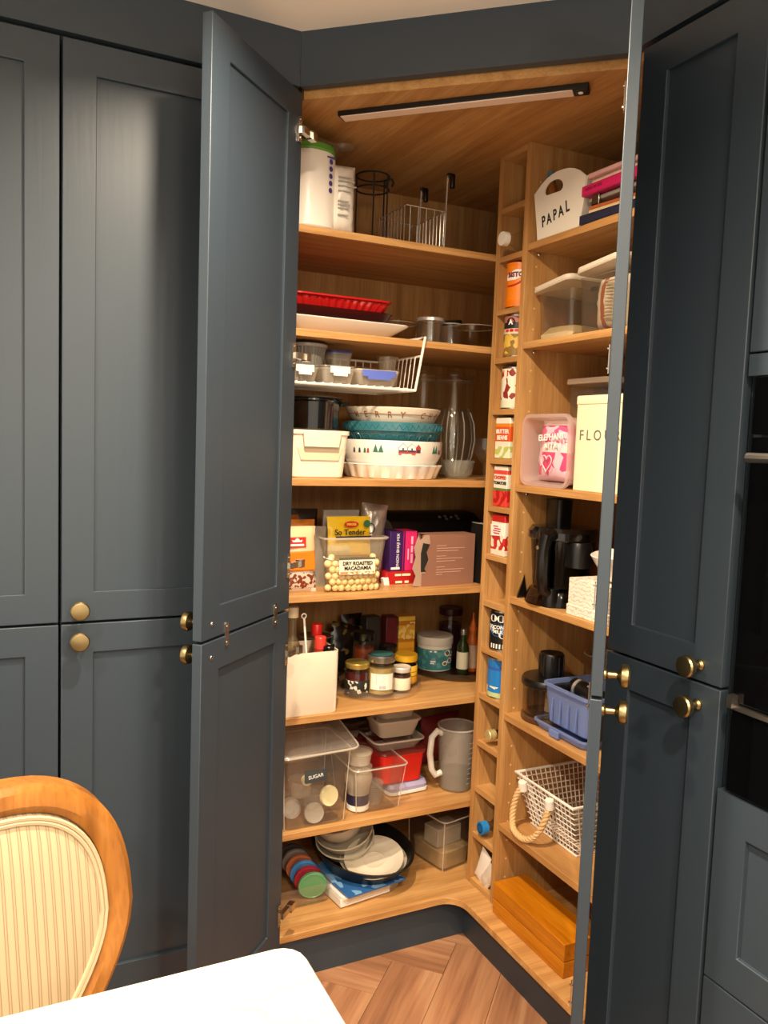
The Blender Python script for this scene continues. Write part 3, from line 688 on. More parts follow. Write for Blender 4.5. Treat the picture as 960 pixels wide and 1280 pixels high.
onbowl(t, [(-0.007,0.05),(0.007,0.05),(0.007,0.064),(0,0.072),(-0.007,0.064)], 4, REDP); onbowl(t, rect(0.009,0.051,0.058), 4, NAV, 0.1372)
for a0, m_ in ((-72,NAV),(-64,NAV),(-57,GRN),(-53,REDP),(40,NAV),(44,REDP)): onbowl(t, [(-0.003,0.047),(0.004,0.047),(0.003,0.057),(0.0,0.060),(-0.002,0.056)], a0, m_)
t = thing('teal_bowl', 'teal stoneware bowl with embossed pattern, second from top of the bowl stack', 'bowl', (sx_, sy_, Z+0.071))
TEAL = pm('teal_glaze', '#35727d', 0.2, coat=0.4, var=0.06)
lathe_part('bowl_body', [(0.082,0),(0.088,0.002),(0.112,0.02),(0.126,0.048),(0.128,0.052),(0.134,0.053),(0.1345,0.074),(0.133,0.076),(0.127,0.075),(0.121,0.05),(0.108,0.024),(0.085,0.006),(0.0005,0.006)], TEAL, t, 48)
rel = MB()
for i in range(48):
    a = 2*PI*i/48; p = lambda aa, z: (0.1350*math.sin(aa), -0.1350*math.cos(aa), z)
    rel.tube([p(a,0.057),p(a+PI/48,0.070),p(a+2*PI/48,0.057)], 0.0011, 5)
obj('zigzag_relief', rel, TEAL, t)
rel = MB()
for i in range(24):
    a = 2*PI*i/24
    pp = [( (0.1125+0.0145*max(0,(z-0.02)/0.028))*math.sin(a+q), -(0.1125+0.0145*max(0,(z-0.02)/0.028))*math.cos(a+q), z) for q, z in ((-0.09,0.022),(-0.09,0.040),(-0.05,0.046),(0.05,0.046),(0.09,0.040),(0.09,0.022))]
    rel.tube(pp, 0.0014, 5)
obj('panel_relief', rel, TEAL, t)
t = thing('lettered_bowl', 'cream mixing bowl embossed with brown letters on top of the bowl stack', 'bowl', (sx_, sy_, Z+0.1225))
lathe_part('bowl_body', [(0.080,0),(0.086,0.002),(0.108,0.02),(0.121,0.045),(0.127,0.055),(0.129,0.061),(0.126,0.063),(0.121,0.061),(0.114,0.042),(0.102,0.022),(0.082,0.006),(0.0005,0.006)], CREAM2, t, 48)
obj('brown_band', MB().tube([(0.1228*math.cos(2*PI*i/64), 0.1228*math.sin(2*PI*i/64), 0.0450) for i in range(64)], 0.0009, 5, True), pm('brown_glaze', '#9a6a43', 0.4), t)
for ch, a in zip('M E R R Y * C H R I S'.split(), (-78,-62,-46,-30,-14,0,14,28,42,56,70)):
    if ch == '*': continue
    lo = letters(ch, 0.021, MATS['brown_glaze'], t, (0,0,0.0425), (0,0,R(a)), bend=0.1218, bold=0.0004)
    for v_ in lo.data.vertices:      # follow the flare of the bowl side
        z_ = v_.co.z+0.0425; r_ = (0.108+(z_-0.02)*0.52 if z_ < 0.045 else 0.121+(z_-0.045)*0.6)+0.0009
        k_ = r_/0.1218; v_.co.x *= k_; v_.co.y *= k_
# glass at the right of the third shelf
GEDGE = clear('glass_edge', '#fbfdfb', 0.22, 0.05, '#fffaf0', 0.7)
def tall_glass(label, loc, r, h, name='glass_canister', lid=True):
    t = thing(name, label, 'glass jar', loc)
    lathe_part('glass_body', [(r*0.93,0),(r,0.005),(r,h*0.86),(r*0.9,h*0.9),(r*0.9,h*0.93),(r*0.86,h*0.93),(r*0.96,h*0.86),(r*0.96,0.008),(0.0005,0.007)], GLASS, t, 28)
    for q, z in ((1.0, 0.006), (0.9, h*0.9)): obj('glass_edge', MB().tube([(r*q*math.cos(2*PI*i/28), r*q*math.sin(2*PI*i/28), z) for i in range(28)], 0.0012, 5, True), GEDGE, t)
    if lid:
        lathe_part('lid', [(r*0.92,h*0.93),(r*0.97,h*0.94),(r*0.97,h*0.955),(r*0.4,h*0.965),(r*0.22,h*0.97),(r*0.3,h*0.99),(r*0.2,h),(0.0005,h)], GLASS, t, 28)
tall_glass('tall narrow glass canister behind the bowl stack', (1.160, 2.14, Z), 0.042, 0.31)
tall_glass('tall wide glass canister in the third shelf corner', (1.272, 2.15, Z), 0.062, 0.315)
t = thing('cut_glass_bowl', 'low cut glass bowl beside the bowl stack', 'bowl', (1.182, 1.965, Z))
cg = []
for r_, z, a in ((0.026,0,0),(0.03,0.002,0.0),(0.041,0.02,0.002),(0.046,0.045,0.002),(0.047,0.052,0.001),(0.044,0.052,0),(0.04,0.03,0),(0.028,0.006,0)):
    cg.append([((r_+(a if (i//3 + (z > 0.03)) % 2 else -a))*math.cos(2*PI*i/72), (r_+(a if (i//3+(z > 0.03)) % 2 else -a))*math.sin(2*PI*i/72), z) for i in range(72)])
obj('bowl_body', MB().loft(cg), clear('cut_glass', '#f8faf8', 0.08, 0.04, '#fffaf0', 0.8), t, smooth=15)
t = thing('glass_jug', 'round bellied glass jug standing on end behind the cut glass bowl', 'jug', (1.212, 2.05, Z))
lathe_part('glass_body', [(0.030,0),(0.036,0.004),(0.058,0.06),(0.066,0.11),(0.062,0.155),(0.048,0.190),(0.046,0.198),(0.042,0.197),(0.057,0.155),(0.061,0.11),(0.054,0.06),(0.03,0.01),(0.0005,0.009)], GLASS, t, 32)
for a in range(0, 360, 45):
    obj('glass_rib', MB().tube([((r_+0.0005)*math.cos(R(a)), (r_+0.0005)*math.sin(R(a)), z) for r_, z in ((0.037,0.01),(0.058,0.06),(0.066,0.11),(0.062,0.155),(0.049,0.188))], 0.0018, 6), GEDGE, t)
t = thing('wine_goblet', 'small stemmed glass goblet at the right end of the third shelf', 'glass', (1.232, 1.905, Z))
lathe_part('goblet_body', [(0.028,0),(0.028,0.002),(0.006,0.005),(0.0035,0.012),(0.0035,0.045),(0.012,0.052),(0.028,0.075),(0.030,0.095),(0.027,0.115),(0.0255,0.115),(0.028,0.095),(0.026,0.077),(0.01,0.057),(0.0005,0.055)], GLASS, t, 28)

# ================================================================== LEFT WING, fourth shelf
Z = SH[3]
ORG = pm('orange_print', '#ef7d1a', 0.35); KRAFT = pm('kraft', '#b98a5d', 0.8)
def flatprint(parent, x0, x1, z0, z1, y, mat, name='print', th=0.0005): return obj(name, MB().box(x0,x1,y-th,y,z0,z1), mat, parent)
t = thing('nut_pouch', 'orange and white nut pouch with red badge by the larder door', 'pouch', (0.700, 1.905, Z), 4)
pmat = bands('orange_pouch', [(0,'#efe7dc'),(0.05,'#d9c7b4'),(0.32,'#ef8a2b'),(0.62,'#f4c79a'),(1.0,'#f4c79a')], 'Z', 0.35, speckle='#7d3a24', spos=(0.05,0.30), sscale=140, samt=0.45)
obj('pouch_body', soft_pack(0.096, 0.034, 0.165, 11, 0.002), pmat, t, rot=(R(-5),0,0), smooth=60)
obj('badge', MB().box(-0.034,0.014,-0.0180,-0.0165,0.112,0.138), pm('red_badge', '#c02a22', 0.5), t, rot=(R(-5),0,0))
obj('crown_mark', MB().add([(x,-0.0186,z) for x,z in ((-0.022,0.126),(0.002,0.126),(0.004,0.132),(-0.002,0.1295),(-0.006,0.134),(-0.010,0.136),(-0.014,0.134),(-0.018,0.1295),(-0.024,0.132))], [tuple(range(9))]), WINK, t, rot=(R(-5),0,0), smooth=0)
obj('name_bar', MB().box(-0.028,0.008,-0.0186,-0.0178,0.116,0.121), WINK, t, rot=(R(-5),0,0))
obj('orange_panel', MB().box(-0.036,0.036,-0.0188,-0.0170,0.056,0.098), ORG, t, rot=(R(-5),0,0))
t = thing('clear_pouch', 'see-through foil pouch leaning behind the orange nut pouch', 'pouch', (0.752, 1.965, Z), -8)
obj('pouch_body', soft_pack(0.085, 0.02, 0.158, 12, 0.003), clear('silvery_film', '#f0ebe0', 0.4, 0.25, '#d9d0c0', 0.8), t, rot=(R(-4),0,0), smooth=60)
for k, (x, y, z, w, h, c, lab, rx) in enumerate(((0.71, 2.06, 0, 0.10, 0.178, '#c86a1e', 'crumpled orange snack packet at the back behind the nut pouch', -6), (0.745, 2.02, 0, 0.085, 0.170, '#d9822f', 'folded orange and kraft packet just behind the nut pouch', -4), (0.79, 2.12, 0, 0.08, 0.19, '#3a2c22', 'dark brown packet at the back left of the fourth shelf', -3))):
    t = thing('snack_packet', lab, 'packet', (x, y, Z), 6-5*k)
    obj('packet_body', soft_pack(w, 0.03, h, 20+k, 0.004), pm('packet_%d' % k, c, 0.4, var=0.35, vscale=40), t, rot=(R(rx),0,0), smooth=60)
t = thing('plastic_tub', 'tall clear plastic tub full of packets behind the macadamia bag', 'food tub', (0.868, 2.00, Z))
add_rim(t, 0.187, 0.157, 0.022, 0.129, 0.0026)
obj('tub', tub(0.175, 0.145, 0.132, 0.0018, 0.018, 0.86, 0.005, rimh=0.008), clear('tub_plastic', '#fbf9f5', 0.26, 0.3, '#d8cfbf', 0.5), t)
for k, (x, y, w, h, c, rx, lab) in enumerate(((-0.035,-0.03,0.07,0.105,'#d9c98a',4,'pale yellow sachet inside the clear plastic tub'), (0.03,-0.02,0.075,0.11,'#c9b9b4',-4,'pinkish sachet inside the clear plastic tub'), (0.0,0.02,0.09,0.115,'#b8b4a8',2,'grey sachet inside the clear plastic tub'))):
    t = thing('sachet', lab, 'sachet', (0.868+x, 2.00+y, Z+0.003))
    obj('sachet_body', soft_pack(w, 0.02, h, 30+k, 0.003), pm('sachet_%d' % k, c, 0.35, var=0.3, vscale=50), t, rot=(R(rx),0,0), smooth=60)
t = thing('seasoning_packet', 'yellow seasoning packet sticking out of the clear plastic tub', 'packet', (0.862, 1.965, Z+0.075), 2)
YEL = pm('yellow_foil', '#f2c81e', 0.3, bump=0.15, bscale=50)
obj('packet_body', soft_pack(0.128, 0.014, 0.108, 40, 0.0012), YEL, t, rot=(R(-6),0,0), smooth=60)
b = MB().lathe([(0.02,0),(0.02,0.0008)], n=24, sx=1.05, sy=0.42); obj('red_badge', b, pm('seasoning_red', '#c92a1e', 0.4), t, (0.0,-0.0068,0.088), (R(84),0,0))
letters('MAGGI', 0.0085, pm('yellow_ink', '#f6d84a', 0.5), t, (0.0,-0.0078,0.088), (R(84),0,0), bold=0.0003)
letters('So Tender', 0.021, INK, t, (-0.004,-0.0092,0.067), (R(84),0,0), bold=0.0003)
obj('green_badge', MB().lathe([(0.010,0),(0.010,0.0008)], n=20), pm('seasoning_green', '#2f6b46', 0.5), t, (0.046,-0.0066,0.089), (R(84),0,0))
obj('black_band', MB().box(-0.045,0.058,-0.0105,-0.0088,0.050,0.057), INK, t, rot=(0,0,0))
t = thing('card_packet', 'grey card packet standing behind the yellow seasoning packet', 'packet', (0.855, 2.015, Z+0.055))
obj('packet_body', MB().box(-0.052,0.052,-0.006,0.006,0,0.142), pm('grey_card', '#9b958a', 0.6, var=0.1), t, bev=0.002)
t = thing('silver_pouch', 'crumpled silver pouch with black emblem at the right of the clear tub', 'pouch', (0.930, 1.99, Z+0.06), -12)
obj('pouch_body', soft_pack(0.072, 0.03, 0.155, 44, 0.004), pm('silver_foil', '#a89f95', 0.28, 0.6, bump=0.5, bscale=40), t, rot=(R(-4),R(6),0), smooth=60)
obj('emblem', MB().tube([(0.010*math.cos(2*PI*i/20), -0.0172, 0.09+0.013*math.sin(2*PI*i/20)) for i in range(20)], 0.0012, 5, True), INK, t)
t = thing('macadamia_bag', 'clear bag of roasted macadamia nuts at the front of the fourth shelf', 'nut bag', (0.838, 1.885, Z))
bagp = clear('bag_film', '#faf6ee', 0.03, 0.12, '#efe3cc', 0.6)
obj('film', soft_pack(0.156, 0.052, 0.092, 50, 0.001, pinch=0.30), bagp, t, rot=(R(-6),0,0), smooth=60)
obj('header_label', MB().box(-0.047,0.052,-0.0262,-0.0250,0.046,0.086), pm('cream_label', '#efe2c6', 0.6), t, rot=(R(-4),0,0))
obj('label_top_strip', MB().box(-0.047,0.052,-0.0268,-0.0250,0.082,0.087), pm('grey_strip', '#5d564c', 0.6), t, rot=(R(-4),0,0))
letters('DRY ROASTED', 0.0125, INK, t, (0.003,-0.0228,0.0745), (R(86),0,0), bold=0.0003)
letters('MACADAMIA', 0.0125, INK, t, (0.003,-0.0236,0.0625), (R(86),0,0), bold=0.0003)
obj('label_print', MB().box(-0.044,0.050,-0.0266,-0.0250,0.044,0.052), bands('nut_print', [(0,'#c98a5a'),(1,'#c98a5a')], 'Z', 0.6, speckle='#f0dcc0', sscale=220, samt=0.4), t, rot=(R(-4),0,0))
NUT = pm('macadamia_nut', '#e8cf96', 0.45, var=0.10, vscale=60)
nut = mesh('macadamia_nut', MB().sphere((0,0,0), 0.0097, 12, 8))
rnd = random.Random(21); npos = []
for row in range(6):
    for i in range(9-(row % 2)):
        x = -0.066+0.0165*i+(0.008 if row % 2 else 0)+rnd.uniform(-.0015,.0015); z = 0.0105+0.0150*row+rnd.uniform(-.001,.001)
        half = 0.021*(math.sin(PI*min(0.97, max(0.05, z/0.092)))**0.3)*math.sin(PI*min(.97,max(.03,(x/0.156+0.5))))**0.5
        if abs(x) > 0.069: continue
        y = -max(0.0, half-0.0075)+(z-0.0)*0.10
        if z > 0.078 and abs(x) < 0.055: continue
        npos.append((x, y, z))
for x, y, z in npos:
    o = link('macadamia_nut', nut, NUT, None, (0.838+x, 1.885+y, Z+z), (rnd.uniform(0,3),rnd.uniform(0,3),0))
    s = rnd.uniform(0.9, 1.08); o.scale = (s, s, s*rnd.uniform(0.9, 1.0))
    tag(o, 'round pale macadamia nut inside the clear bag', 'nut', 'macadamia nuts in the clear bag')
t = thing('snack_box', 'upright dark purple box with white lettering on the fourth shelf', 'carton', (0.995, 1.985, Z+0.0345), 2)
obj('carton', MB().box(-0.0195,0.0195,-0.03,0.03,0,0.108), pm('purple_carton', '#3a1f5c', 0.4), t, bev=0.001)
letters('ONION BHAJI MIX', 0.0118, WINK, t, (0.005,-0.0305,0.054), (PI/2,R(-90),0))
obj('white_panel', MB().box(-0.015,0.012,-0.0306,-0.0298,0.004,0.010), WINK, t)
t = thing('snack_box', 'upright bright pink box next to the dark purple box', 'carton', (1.0375, 1.985, Z+0.0345), 2)
obj('carton', MB().box(-0.0205,0.0205,-0.03,0.03,0,0.108), pm('pink_carton', '#d82a6c', 0.4), t, bev=0.001)
for q in ((0.02,0.026),(0.05,0.018),(0.072,0.022)): obj('print_line', MB().box(0.002,0.008,-0.0306,-0.0298,q[0],q[0]+q[1]), pm('pale_pink_ink', '#f0b9c9', 0.5), t)
obj('print_line', MB().box(-0.008,-0.0045,-0.0306,-0.0298,0.03,0.06), MATS['pale_pink_ink'], t)
obj('dark_panel', MB().box(-0.0205,-0.0165,-0.0306,-0.0298,0,0.108), MATS['purple_carton'], t)
t = thing('snack_sachet', 'narrow brown and red sachet squeezed between tub and purple box', 'sachet', (0.962, 1.995, Z), 10)
obj('sachet_body', soft_pack(0.03, 0.02, 0.142, 60, 0.002), pm('brown_red_print', '#8a3b2a', 0.4, var=0.4, vscale=50), t, smooth=60)
t = thing('red_packet', 'flat red packet with white end lying under the purple and pink boxes', 'packet', (1.012, 1.985, Z), 0)
obj('packet_body', MB().loft([rr(0.104,0.085,0.006,0), rr(0.108,0.09,0.008,0.010), rr(0.106,0.088,0.007,0.034)]), pm('red_wrapper', '#b3201f', 0.3, bump=0.3, bscale=50, var=0.15), t)
obj('white_end', MB().box(-0.056,-0.040,-0.047,-0.030,0.001,0.030), WHITEP, t, rot=(0,R(-12),0), bev=0.001)
dashes(t, -0.025, 0.029, [[(0.0,0.018),(0.021,0.026)],[],[],[(0.002,0.02),(0.03,0.012)]], -0.0452, pm('cream_ink', '#f3dfc0', 0.5), h=0.006, gap=0.0065)
t = thing('brown_carton', 'brown cardboard box with torn open left end on the fourth shelf', 'carton', (1.120, 1.925, Z), 3)
BRN = pm('copper_brown_card', '#8f6552', 0.55, var=0.06)
obj('carton', MB().box(-0.080,0.090,-0.028,-0.0265,0,0.139).box(-0.060,0.090,0.0265,0.028,0,0.139).box(0.0885,0.090,-0.0265,0.0265,0,0.139).box(-0.080,0.0885,-0.0265,0.0265,0,0.0015).box(-0.060,0.0885,-0.0265,0.0265,0.1375,0.139), BRN, t)
obj('dark_contents', MB().box(-0.072,0.07,-0.024,0.024,0.002,0.110), BLACKM, t)
tear = MB(); pts = [(-0.080,0.0),(-0.106,0.004),(-0.098,0.03),(-0.109,0.05),(-0.1,0.08),(-0.106,0.105),(-0.094,0.138),(-0.088,0.125),(-0.080,0.132),(-0.074,0.139),(-0.060,0.139),(-0.056,0.118),(-0.066,0.095),(-0.058,0.07),(-0.072,0.045),(-0.066,0.036),(-0.080,0.036)]
tear.add([(x,-0.0295,z) for x,z in pts]+[(x,-0.0281,z) for x,z in pts], [tuple(range(len(pts))), tuple(range(2*len(pts)-1,len(pts)-1,-1))]+[(i,(i+1)%len(pts),len(pts)+(i+1)%len(pts),len(pts)+i) for i in range(len(pts))])
tp = [(-0.0600,0.139),(-0.094,0.137),(-0.105,0.10),(-0.099,0.075),(-0.108,0.05),(-0.098,0.028),(-0.106,0.002),(-0.075,0.0),(-0.072,0.036),(-0.062,0.045),(-0.068,0.058),(-0.058,0.072),(-0.064,0.095),(-0.052,0.118)]
obj('torn_flap', tear, pm('torn_card_edge', '#a98b76', 0.8, var=0.15), t, smooth=0)
obj('dark_opening', MB().add([(x,-0.0302,z) for x,z in ((-0.083,0.040),(-0.066,0.040),(-0.072,0.048),(-0.060,0.072),(-0.067,0.094),(-0.058,0.114),(-0.079,0.118),(-0.085,0.09))], [tuple(range(8))]), BLACKM, t, smooth=0)
for i, (z, w) in enumerate(((0.108,0.03),(0.101,0.09),(0.094,0.07),(0.080,0.03),(0.073,0.085),(0.066,0.06),(0.050,0.028),(0.043,0.09),(0.036,0.08),(0.030,0.02))):
    obj('print_line', MB().box(-0.034,-0.034+w,-0.0287,-0.0279,z,z+0.0016), pm('pale_brown_print', '#c4a08c', 0.6), t)
t = thing('laminator', 'black office laminator lying at the back of the fourth shelf', 'laminator', (1.195, 2.165, Z), 0)
prof = [(-0.062,0),(-0.062,0.105),(-0.045,0.150),(-0.01,0.172),(0.062,0.176),(0.062,0)]
b = MB(); b.add([(-0.165,y,z) for y,z in prof]+[(0.175,y,z) for y,z in prof], [tuple(range(6)), tuple(range(11,5,-1))]+[(i,(i+1)%6,6+(i+1)%6,6+i) for i in range(6)])
obj('housing', b, pm('black_satin', '#17120f', 0.35), t, bev=0.006, seg=3)
obj('grey_end', MB().lathe([(0.04,0),(0.043,0.004),(0.043,0.010),(0.03,0.012)], n=20), pm('grey_plastic', '#6b645c', 0.4), t, (-0.150,-0.03,0.118), (0,R(-90),R(15)))
btn = mesh('button', MB().lathe([(0.0055,0),(0.0055,0.002),(0.004,0.003)], n=12))
for x, y in ((0.035,0),(0.055,0.004),(0.055,-0.008),(0.075,0),(0.095,0.004),(0.095,-0.008)):
    link('button', btn, MATS['grey_plastic'], t, (x,-0.030+y,0.1615+y*0.63), (R(32),0,0))
for x, y, ry, lab, c in ((1.228, 1.905, 4, 'black booklet standing against the column at the end of the fourth shelf', '#191613'), (1.242, 1.925, 3, 'thin dark brown booklet behind the black booklet', '#33271e')):
    t = thing('booklet', lab, 'booklet', (x, y, Z), 8)
    obj('cover', MB().box(-0.004,0.004,-0.045,0.045,0,0.165), pm('cover_'+c[1:], c, 0.4), t, rot=(0,R(ry),0), bev=0.001)
    obj('pages', MB().box(-0.003,0.003,-0.0442,0.044,0.001,0.1657), pm('page_edges', '#cfc6b4', 0.8), t, rot=(0,R(ry),0))

# ================================================================== LEFT WING, fifth shelf
Z = SH[4]
t = thing('utensil_caddy', 'tall cream caddy box holding bottles by the larder door', 'caddy', (0.722, 1.925, Z))
obj('caddy_body', MB().loft([rr(0.150,0.118,0.012,0), rr(0.154,0.122,0.013,0.003), rr(0.156,0.124,0.013,0.158), rr(0.156,0.124,0.013,0.160), rr(0.151,0.119,0.011,0.160), rr(0.149,0.117,0.011,0.004)]), CREAM, t)
def at_caddy(x, y): return (0.722+x, 1.925+y, Z+0.0045)
t = bottle('oil_bottle', 'clear oil bottle with cream stopper in the cream caddy', 'bottle', at_caddy(-0.028, 0.0), 0.026, 0.262, clear('oil_glass', '#e9dfc4', 0.2, 0.05, '#d8c8a0', 0.8), pm('cream_stopper', '#e0cfa8', 0.5), 0.42, 0.55, 0.10, capr=1.35)
t = thing('stirring_stick', 'thin pale stick leaning in the cream caddy', 'stick', at_caddy(0.012, -0.035))
obj('stick', MB().tube([(0,0,0.003),(-0.018,0.012,0.235)], 0.0028, 8), WHITEW, t); obj('loop', MB().tube([(-0.0185+0.006*math.cos(2*PI*i/14), 0.0125, 0.241+0.006*math.sin(2*PI*i/14)) for i in range(14)], 0.0016, 5, True), WHITEW, t)
SAUCE = pm('dark_sauce', '#5a2a1c', 0.25, coat=0.5); REDCAP = pm('red_cap', '#d8201c', 0.35)
bottle('sauce_bottle', 'sauce bottle with red cap at the back of the cream caddy', 'bottle', at_caddy(0.052, 0.035), 0.022, 0.205, clear('clear_sauce_glass', '#e5d5c8', 0.15, 0.05, '#c9a08a', 0.8), REDCAP, 0.55, 0.62, 0.14)
bottle('sauce_bottle', 'sauce bottle with red cap at the front of the cream caddy', 'bottle', at_caddy(0.042, -0.018), 0.021, 0.184, pm('red_sauce', '#b23a24', 0.3, coat=0.5), pm('red_cap_2', '#e04034', 0.35), 0.62, 0.66, 0.16)
bottle('black_bottle', 'short black bottle in the right corner of the cream caddy', 'bottle', at_caddy(0.058, -0.037), 0.0155, 0.163, BLACKP, BLACKP, 0.8, 0.7, 0.1)
# turntable one
t = thing('turntable', 'clear plastic turntable carrying jars on the fifth shelf', 'turntable', (0.975, 2.03, Z))
lathe_part('foot', [(0.09,0),(0.09,0.003)], CLEAR, t, 40)
lathe_part('tray', [(0.125,0.003),(0.134,0.004),(0.136,0.012),(0.137,0.026),(0.135,0.026),(0.133,0.0065),(0.0005,0.0065)], CLEAR, t, 56)
ZT1 = Z+0.0068
LBLW = pm('white_paper', '#efe8da', 0.7, var=0.04)
jar('jam_jar', 'dark red jam jar with gold lid on the clear turntable', 'jar', (0.900, 1.972, ZT1), 0.034, 0.088, pm('dark_red_jam', '#45100f', 0.25), pm('gold_lid', '#c9b15a', 0.3, 0.7), 0.012, band=(0.1,0.55), bandmat=bands('dark_jam_label', [(0,'#1d2019'),(1,'#1d2019')], 'Z', 0.6, speckle='#d8d2c4', sscale=120, samt=0.12))
t = jar('pickle_jar', 'jar of pale pickles with teal flower lid and white label', 'jar', (0.963, 1.955, ZT1), 0.038, 0.108, pm('pale_pickle', '#a58a52', 0.35, var=0.35, vscale=60), pm('silver_lid', '#a9aaa4', 0.3, 0.9), 0.016, rz=0)
lathe_part('lid_print', [(0.030,0.1085),(0.030,0.1090),(0.0005,0.1090)], pm('teal_print', '#2d5f5c', 0.4, var=0.4, vscale=90), t)
b = MB(); k_ = []
for z in (0.018, 0.062): k_.append([(0.0388*math.sin(R(a)), -0.0388*math.cos(R(a)), z) for a in range(-70, 31, 10)])
b.add(k_[0]+k_[1], [(i, i+1, 12+i, 11+i) for i in range(10)]); obj('paper_label', b, LBLW, t)
for i in range(6): wrapmark(t, [(-0.014,0.034+0.0045*i),(0.010-0.003*(i%3),0.034+0.0045*i),(0.010-0.003*(i%3),0.0357+0.0045*i),(-0.014,0.0357+0.0045*i)], 0.0391, -24, pm('grey_ink', '#6d6a66', 0.6))
for i in range(7): wrapmark(t, [(-0.004+0.0026*i,0.021),(-0.0028+0.0026*i,0.021),(-0.0028+0.0026*i,0.030),(-0.004+0.0026*i,0.030)], 0.0391, -24, MATS['grey_ink'])
jar('relish_jar', 'small dark jar with white lid and cream label at the turntable front', 'jar', (1.030, 1.962, ZT1), 0.0265, 0.066, pm('dark_relish', '#4a2a18', 0.3), pm('white_lid', '#ded8cc', 0.35, 0.3), 0.011, band=(0.08,0.68), bandmat=pm('cream_paper', '#e9dcc0', 0.7, var=0.08, vscale=120))
jar('mustard_jar', 'yellow jar with bright yellow lid on the clear turntable', 'jar', (1.068, 2.012, ZT1), 0.034, 0.086, pm('yellow_mustard', '#d99a1c', 0.4), pm('yellow_lid', '#e0ab22', 0.35), 0.016, band=(0.15,0.8), bandmat=bands('mustard_label', [(0,'#e0a526'),(0.35,'#8a5a1c'),(0.4,'#e9b93a'),(0.62,'#7d5a2a'),(0.66,'#e9b93a'),(1,'#e9b93a')], 'Z', 0.5))
jar('chutney_jar', 'tall brown chutney jar with black lid at the back of the turntable', 'jar', (0.958, 2.062, ZT1), 0.031, 0.146, pm('brown_chutney', '#7a3414', 0.3), BLACKP, 0.02)
jar('spice_jar', 'black lidded dark jar just behind the pickle jar', 'jar', (1.022, 2.035, ZT1), 0.026, 0.110, pm('dark_spice', '#2a1a14', 0.3), pm('black_gloss_lid', '#101010', 0.2), 0.018)
t = thing('spread_box', 'upright dark red carton behind the turntable jars', 'carton', (1.074, 2.135, Z), -6)
obj('carton', MB().box(-0.018,0.018,-0.022,0.022,0,0.176), pm('maroon_carton', '#5c0f1a', 0.35), t, bev=0.002)
t = thing('custard_box', 'upright yellow carton beside the dark red carton', 'carton', (1.127, 2.14, Z), -3)
obj('carton', MB().box(-0.027,0.027,-0.02,0.02,0,0.174), bands('custard_print', [(0,'#c98a22'),(0.45,'#d99a26'),(0.55,'#c07f1c'),(0.62,'#e0ab34'),(0.84,'#b8791c'),(0.92,'#e6bb4a'),(1,'#e6bb4a')], 'Z', 0.4, speckle='#f3d27a', spos=(0.6,0.9), sscale=90, samt=0.3), t, bev=0.002)
t = thing('stock_carton', 'dark grey carton at the back beside the dark red carton', 'carton', (1.030, 2.175, Z), 4)
obj('carton', MB().box(-0.024,0.024,-0.02,0.02,0,0.170), pm('dark_carton', '#3a3630', 0.5, var=0.3, vscale=50), t, bev=0.002)
for k, (x, y, w, h, rx, ry, lab) in enumerate(((0.925, 2.155, 0.11, 0.155, -8, 14, 'black spice packet with gold patches leaning at the back of the fifth shelf'), (0.858, 2.10, 0.095, 0.105, -10, -6, 'dark green packet lying behind the cream caddy'), (0.985, 2.205, 0.07, 0.172, -2, 0, 'black packet standing at the back of the fifth shelf'))):
    t = thing('spice_packet', lab, 'packet', (x, y, Z), 5)
    obj('packet_body', soft_pack(w, 0.03, h, 70+k, 0.003), bands('dark_packet_%d' % k, [(0,('#14110f','#1a2a20','#0f0d0c')[k]),(1,('#14110f','#1a2a20','#0f0d0c')[k])], 'Z', 0.3, speckle=('#6a5a2c','#2f4a3c','#4a1f1a')[k], sscale=70, samt=0.2), t, rot=(R(rx),R(ry),0), smooth=60)
glass_pot('glass_dish', 'low dark glass dish behind the cream caddy', (0.862, 2.19, Z), 0.05, 0.12, DKGL, 'dish')
# turntable two
t = thing('turntable', 'smoky turntable under the coconut tub at the right of the fifth shelf', 'turntable', (1.300, 2.115, Z))
lathe_part('foot', [(0.10,0),(0.10,0.003)], SMOKE, t, 40)
lathe_part('tray', [(0.136,0.003),(0.147,0.004),(0.149,0.012),(0.150,0.022),(0.148,0.022),(0.146,0.0065),(0.0005,0.0065)], SMOKE, t, 56)
ZT2 = Z+0.0068
t = thing('coconut_oil_tub', 'teal coconut oil tub with white screw lid and coconut print', 'tub', (1.228, 2.128, ZT2))
lathe_part('tub_body', [(0.050,0),(0.053,0.003),(0.053,0.078)], bands('coconut_tub', [(0,'#d8d4c8'),(0.06,'#3b7b80'),(0.86,'#d8d4c8'),(1,'#d8d4c8')], 'Z', 0.4, speckle='#5a979a', spos=(0.06,0.86), sscale=80, samt=0.25), t, 40)
lathe_part('lid', [(0.0545,0.078),(0.0555,0.080),(0.0555,0.100),(0.053,0.103),(0.0005,0.103)], pm('white_screw_lid', '#cfcabd', 0.4), t, 40)
